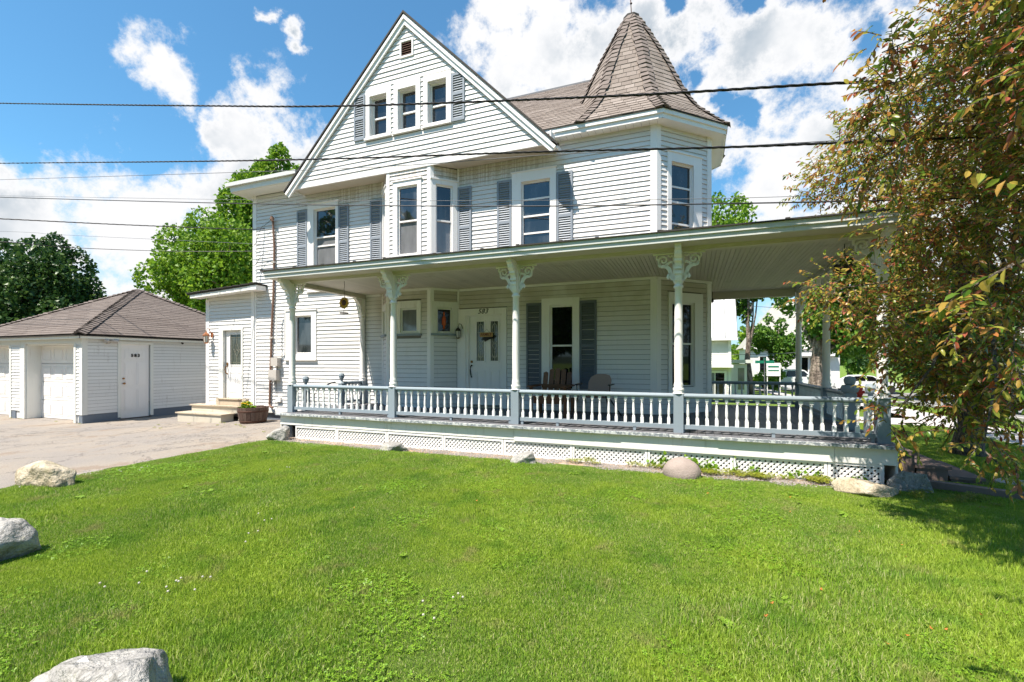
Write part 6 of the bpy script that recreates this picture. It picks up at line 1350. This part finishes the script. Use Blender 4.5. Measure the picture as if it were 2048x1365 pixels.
# ------------------------------------------------------------------ neighbours
# white barn-like house with metal roof
bn = thing('white_barn', 'tall white neighbouring house with a ribbed white metal roof behind the porch', 'house', (-2, 33, -.6))
bY, bR = 29.5, 2.06; g0 = -.9
k = MB().box(-8, bR, bY, 37, g0, 2.9); obj('wall', k, M['siding'], bn)
cl = MB()
for i in range(32): cl.add([(-4, bY-.025, g0+i*.118), (bR, bY-.025, g0+i*.118), (bR, bY-.004, g0+i*.118+.116), (-4, bY-.004, g0+i*.118+.116), (-4, bY, g0+i*.118), (bR, bY, g0+i*.118)], [(0, 1, 2, 3), (4, 5, 1, 0)])
obj('clapboard', cl, M['siding'], bn, kind='stuff')
k = MB(); k.add([(-8.3, bY-.35, 2.87), (bR+.35, bY-.35, 2.87), (bR+.30, 33.2, 9.2), (-8.3, 33.2, 9.2), (-8.3, 37.3, 2.87), (bR+.35, 37.3, 2.87)], [(0, 1, 2, 3), (3, 2, 5, 4)])
rf = obj('roof', k, M['metalroof'], bn)
for i in range(12):
    x = bR+.30-i*.62; k = MB(); k.add([(x, bY-.36, 2.88), (x+.04, bY-.36, 2.88), (x+.04, 33.2, 9.25), (x, 33.2, 9.25), (x, bY-.36, 2.95), (x+.04, bY-.36, 2.95), (x+.04, 33.2, 9.32), (x, 33.2, 9.32)], [(4, 5, 6, 7), (0, 4, 7, 3), (1, 2, 6, 5), (0, 1, 5, 4)]); obj('roof_rib', k, M['wiregrey'], rf)
obj('eave_trim', MB().box(-8.3, bR+.35, bY-.36, bY-.05, 2.72, 2.86), M['trim'], bn); obj('lower_eave', MB().box(-8, bR+.1, bY-.5, bY, 1.15, 1.30), M['trim'], bn)
obj('corner_board', MB().box(bR-.12, bR+.02, bY-.05, bY, g0, 2.7), M['trim'], bn)
wn = obj('window', MB().box(.60, .72, bY-.08, bY, -.55, .95).box(1.72, 1.84, bY-.08, bY, -.55, .95).box(.72, 1.72, bY-.08, bY, .83, .95).box(.72, 1.72, bY-.08, bY, -.55, -.43).box(1.2, 1.24, bY-.07, bY, -.43, .83), M['trim'], bn)
obj('pane', MB().box(.72, 1.2, bY-.04, bY-.03, -.43, .83), M['curtain'], wn); obj('pane', MB().box(1.24, 1.72, bY-.04, bY-.03, -.43, .83), M['glass_dark'], wn)
k = MB().box(bR+.02, 3.05, 31.0, 34.5, g0, 1.35); obj('side_porch', k, M['trim'], bn); obj('side_porch_roof', MB().box(bR, 3.35, 30.7, 34.8, 1.40, 1.6), M['grey_trim'], bn)
wn = obj('window', MB().box(2.45, 3.0, 30.95, 31.0, -.3, 1.2), M['trim'], bn); obj('pane', MB().box(2.55, 2.9, 30.93, 30.96, -.2, 1.1), M['curtain'], wn)
# grey roofed house across the cross street
h2 = thing('grey_roof_house', 'pale house with steep light grey shingle roof behind the young tree', 'house', (8, 57, -1.5))
hY = 54.0; hx0, hx1 = 5.35, 13.5
obj('wall', MB().box(hx0, hx1, hY, 63, -1.6, 3.1), M['siding'], h2)
k = MB().add([(hx0-.4, hY-.4, 2.95), (hx1+.4, hY-.4, 2.95), (hx1-1.5, hY+4, 8.4), (hx0+3.4, hY+4, 8.4), (hx0-.4, hY+9.4, 2.95), (hx1+.4, hY+9.4, 2.95)], [(0, 1, 2, 3), (3, 2, 5, 4), (0, 3, 4), (1, 5, 2)])
obj('roof', k, M['greyroof'], h2); obj('eave_trim', MB().box(hx0-.4, hx1+.4, hY-.42, hY-.3, 2.78, 2.94), M['trim'], h2)
for (a, b, c, d_) in ((6.5, 7.1, .4, 2.0), (10.2, 10.8, .3, 1.9), (11.0, 12.6, .3, 1.9), (6.6, 7.2, -1.2, -.5), (9.6, 10.1, 2.2, 2.7)):
    wn = obj('window', MB().box(a-.12, a, hY-.06, hY, c-.1, d_+.12).box(b, b+.12, hY-.06, hY, c-.1, d_+.12).box(a, b, hY-.06, hY, d_, d_+.12).box(a, b, hY-.06, hY, c-.1, c), M['trim'], h2); obj('pane', MB().box(a, b, hY-.03, hY-.01, c, d_), M['glass_dark'], wn)
obj('porch_awning', MB().box(9.9, 13.2, hY-.7, hY, 2.05, 2.4), M['trim'], h2); obj('band_board', MB().box(hx0, 7.6, hY-.05, hY, 2.0, 2.35), M['trim'], h2)
def far_house(label, X, Y, w_, dp, wall_h, roof_h, g_, mat='siding', rm='greyroof', nwin=4):
    h = thing('distant_house', label, 'house', (X, Y, g_)); k = MB().box(X-w_/2, X+w_/2, Y, Y+dp, g_-.3, g_+wall_h).prism([(X-w_/2, g_+wall_h), (X+w_/2, g_+wall_h), (X, g_+wall_h+roof_h)], Y, Y+dp); obj('wall', k, M[mat], h)
    z = g_+wall_h; k = MB()
    for s_ in (-1, 1): k.add([(X+s_*(w_/2+.4), Y-.4, z-.4*roof_h/w_*2), (X, Y-.4, z+roof_h+.1), (X, Y+dp+.4, z+roof_h+.1), (X+s_*(w_/2+.4), Y+dp+.4, z-.4*roof_h/w_*2), (X+s_*(w_/2+.4), Y-.4, z-.15-.4*roof_h/w_*2), (X, Y-.4, z+roof_h-.05)], [(0, 1, 2, 3), (0, 4, 5, 1)])
    obj('roof', k, M[rm], h)
    for i in range(nwin):
        x = X-w_/2+w_*(i+.5)/nwin
        for zz in ((g_+1.0, g_+2.3), (g_+wall_h-1.6, g_+wall_h-.4)):
            if zz[0] > g_+wall_h-2.2 and wall_h < 4: continue
            wn = obj('window', MB().box(x-.5, x+.5, Y-.06, Y, zz[0]-.1, zz[1]+.1), M['trim'], h); obj('pane', MB().box(x-.4, x+.4, Y-.08, Y-.06, zz[0], zz[1]), M['glass_dark'], wn)
far_house('white gabled house across the street half hidden by crabapple leaves', 20.5, 30.5, 7.5, 9, 3.6, 3.0, -.6, nwin=3)
far_house('white gabled house far right behind the crabapple trunk', 28.5, 27, 7, 9, 4.8, 3, -.5, nwin=3)
# vehicles
def wheel(parent, X, Y, Z, r, side, name='wheel'):
    m = Matrix.Translation((X, Y, Z)) @ Matrix.Rotation(R(90), 4, 'X'); k = MB(); k.m = m; k.lathe([(r*.6, -.11), (r*.95, -.11), (r, -.07), (r, .07), (r*.95, .11), (r*.6, .11)], n=20); w_ = obj(name, k, M['tyre'], parent)
    k = MB(); k.m = m; k.lathe([(r*.62, -.08), (r*.62, .08), (r*.2, .10), (0, .10)], n=16); obj('rim', k, M['rim'], w_); k = MB(); k.m = m
    for i in range(5):
        a = i*1.2566; k.box(-.03, .03, r*.1, r*.58, .09, .112); k.m = m @ Matrix.Rotation(a, 4, 'Z')
    obj('spokes', k, M['rim'], w_)
def car(name, label, X, Y, Z, rz, paint_, truck=False, cat='car'):
    t = thing(name, label, cat, (X, Y, Z), rz); T = WM[t.name]; Lh = 2.85 if truck else 2.3; wv = .95 if truck else .88
    def side(prof, y0, y1, nm, mat, inset=0):
        n = len(prof); v = [(x, y0*(1-inset*max(0, z-1.0)), z) for x, z in prof]+[(x, y1*(1-inset*max(0, z-1.0)), z) for x, z in prof]
        k = MB(); k.m = T; k.add(v, [tuple(range(n)), tuple(range(2*n-1, n-1, -1))]+[(i, i+n, (i+1) % n+n, (i+1) % n) for i in range(n)]); return obj(nm, k, M[mat], t)
    if truck:
        side([(-2.85, .55), (2.8, .50), (2.85, .8), (2.78, 1.12), (1.65, 1.22), (-.72, 1.24), (-.72, 1.20), (-2.85, 1.18)], -wv, wv, 'body', paint_)
        side([(1.5, 1.22), (.85, 1.80), (.6, 1.88), (-.45, 1.88), (-.70, 1.80), (-.72, 1.22)], -wv*.92, wv*.92, 'cab', paint_, .08)
        gls = [[(1.28, 1.26), (.78, 1.74), (.42, 1.76), (.42, 1.26)], [(.34, 1.26), (.34, 1.76), (-.42, 1.76), (-.58, 1.26)]]; wx_ = (1.95, -1.75); wr = .40
    else:
        side([(-2.2, .35), (2.2, .30), (2.3, .55), (2.2, .78), (1.2, .92), (-1.2, .95), (-2.05, .98), (-2.28, .8), (-2.28, .5)], -wv, wv, 'body', paint_)
        side([(1.1, .92), (.35, 1.38), (-.2, 1.45), (-1.0, 1.40), (-1.75, .97)], -wv*.9, wv*.9, 'cab', paint_, .15)
        gls = [[(.85, .96), (.28, 1.33), (-.12, 1.38), (-.12, .96)], [(-.2, .96), (-.2, 1.38), (-.9, 1.34), (-1.4, .98)]]; wx_ = (1.42, -1.38); wr = .33
    for p_ in gls:
        for sy in (-1, 1):
            yy = sy*(wv*.92+.004 if truck else wv*.9+.004)*(1); k = MB(); k.m = T; yo = yy*(1-.0) ; n = len(p_)
            v = [(x, (yy*(1-(.08 if truck else .15)*max(0, z-1.0))), z) for x, z in p_]; v2 = [(x, y+sy*.006, z) for x, y, z in v]
            k.add(v+v2, [tuple(range(n)), tuple(range(2*n-1, n-1, -1))]+[(i, i+n, (i+1) % n+n, (i+1) % n) for i in range(n)]); obj('side_window', k, M['glass_dark'], t)
    for wx in wx_:
        for sy in (-1, 1): p = T @ Vector((wx, sy*(wv-.08), wr)); m0 = WM[t.name]; kx = MB(); 
        for sy in (-1, 1):
            k = MB(); k.m = T @ Matrix.Translation((wx, sy*(wv-.10), wr)) @ Matrix.Rotation(R(90 if sy < 0 else -90), 4, 'X'); k.lathe([(wr*.6, -.10), (wr*.95, -.10), (wr, -.06), (wr, .08), (wr*.95, .12), (wr*.6, .12)], n=20); w_ = obj('wheel', k, M['tyre'], t)
            q = MB(); q.m = k.m; q.lathe([(wr*.64, .02), (wr*.64, .11), (wr*.5, .07), (wr*.15, .11), (0, .115)], n=16); obj('rim', q, M['rim'], w_)
    for sy in (-1, 1):
        k = MB(); k.m = T; xf = 2.84 if truck else 2.22; zf = .9 if truck else .62; k.box(xf-.14, xf+.02, sy*wv*.62-.17, sy*wv*.62+.17, zf, zf+.16); obj('headlight', k, M['lampglass'], t)
        k = MB(); k.m = T; k.box(.95 if truck else .75, 1.1 if truck else .9, sy*(wv+.02)-.08, sy*(wv+.02)+.08, (1.25 if truck else .95), (1.42 if truck else 1.06)); obj('mirror', k, M[paint_], t)
    if truck: k = MB(); k.m = T; k.box(-2.84, -.75, -wv*1.005, wv*1.005, 1.05, 1.2); obj('bed_rail', k, M['cargrey'], t)
    return t
car('pickup_truck', 'white pickup truck parked on the street beyond the porch', 7.9, 45.6, -1.04, 0, 'carwhite', True, 'truck')
car('parked_car', 'white car parked just right of the pickup truck', 13.2, 45.8, -1.04, 0, 'carwhite')
car('parked_car', 'dark grey car on the street at the right edge behind the crabapple', 10.9, 19.4, -.22, R(90), 'cargrey')
# hydrant, street sign, poster sign
hy = thing('fire_hydrant', 'red fire hydrant on the grass across the sidewalk', 'hydrant', (7.41, 26.5, gz(7.41, 26.5)))
X, Y, Z = 7.41, 26.5, gz(7.41, 26.5)
obj('barrel', MB().lathe([(.17, Z), (.17, Z+.05), (.12, Z+.07), (.12, Z+.52), (.15, Z+.54), (.15, Z+.58), (.12, Z+.66), (.06, Z+.74), (.03, Z+.80), (0, Z+.80)], X, Y, 14), M['red'], hy)
k = MB(); k.m = Matrix.Translation((X, Y, Z+.42)) @ Matrix.Rotation(R(90), 4, 'Y'); k.lathe([(.07, -.2), (.07, .2)], n=10); obj('nozzle', k, M['red'], hy); obj('nozzle', MB().tube([(X, Y-.1, Z+.36), (X, Y-.22, Z+.36)], .09, 10), M['red'], hy)
ss = thing('street_sign', 'green street name sign on a thin post near the young tree', 'sign', (4.4, 34.2, -.6))
obj('sign_post', MB().tube([(4.4, 34.2, -.7), (4.4, 34.2, 1.72)], .035, 8), M['wiregrey'], ss); obj('name_plate', MB().box(3.85, 4.95, 34.18, 34.20, 1.38, 1.56), M['signgreen'], ss); obj('name_plate', MB().box(4.38, 4.40, 33.7, 34.7, 1.58, 1.74), M['signgreen'], ss)
ps = thing('white_poster_sign', 'small white notice board with green stripes beside the street sign', 'sign', (5.2, 36, -.6))
obj('board', MB().box(4.75, 5.6, 36, 36.04, .5, 1.4), M['trim'], ps); obj('stripe', MB().box(4.85, 5.5, 35.985, 36, 1.1, 1.2).box(4.85, 5.5, 35.985, 36, .85, .92), M['signgreen'], ps)
for x in (4.78, 5.55): obj('post', MB().box(x, x+.05, 36.04, 36.08, -.9, 1.4), M['trim'], ps)
wire('thin_wire', 'distant wire in the sky between barn and shade tree', [(-6, 40, 7.2), (3, 42, 6.2), (10, 44, 5.6)], .02, 'wiregrey'); wire('thin_wire', 'distant wires crossing low in front of the grey roof', [(-2, 38, 2.2), (5, 40, 2.05), (12, 42, 2.6)], .02, 'wiregrey')
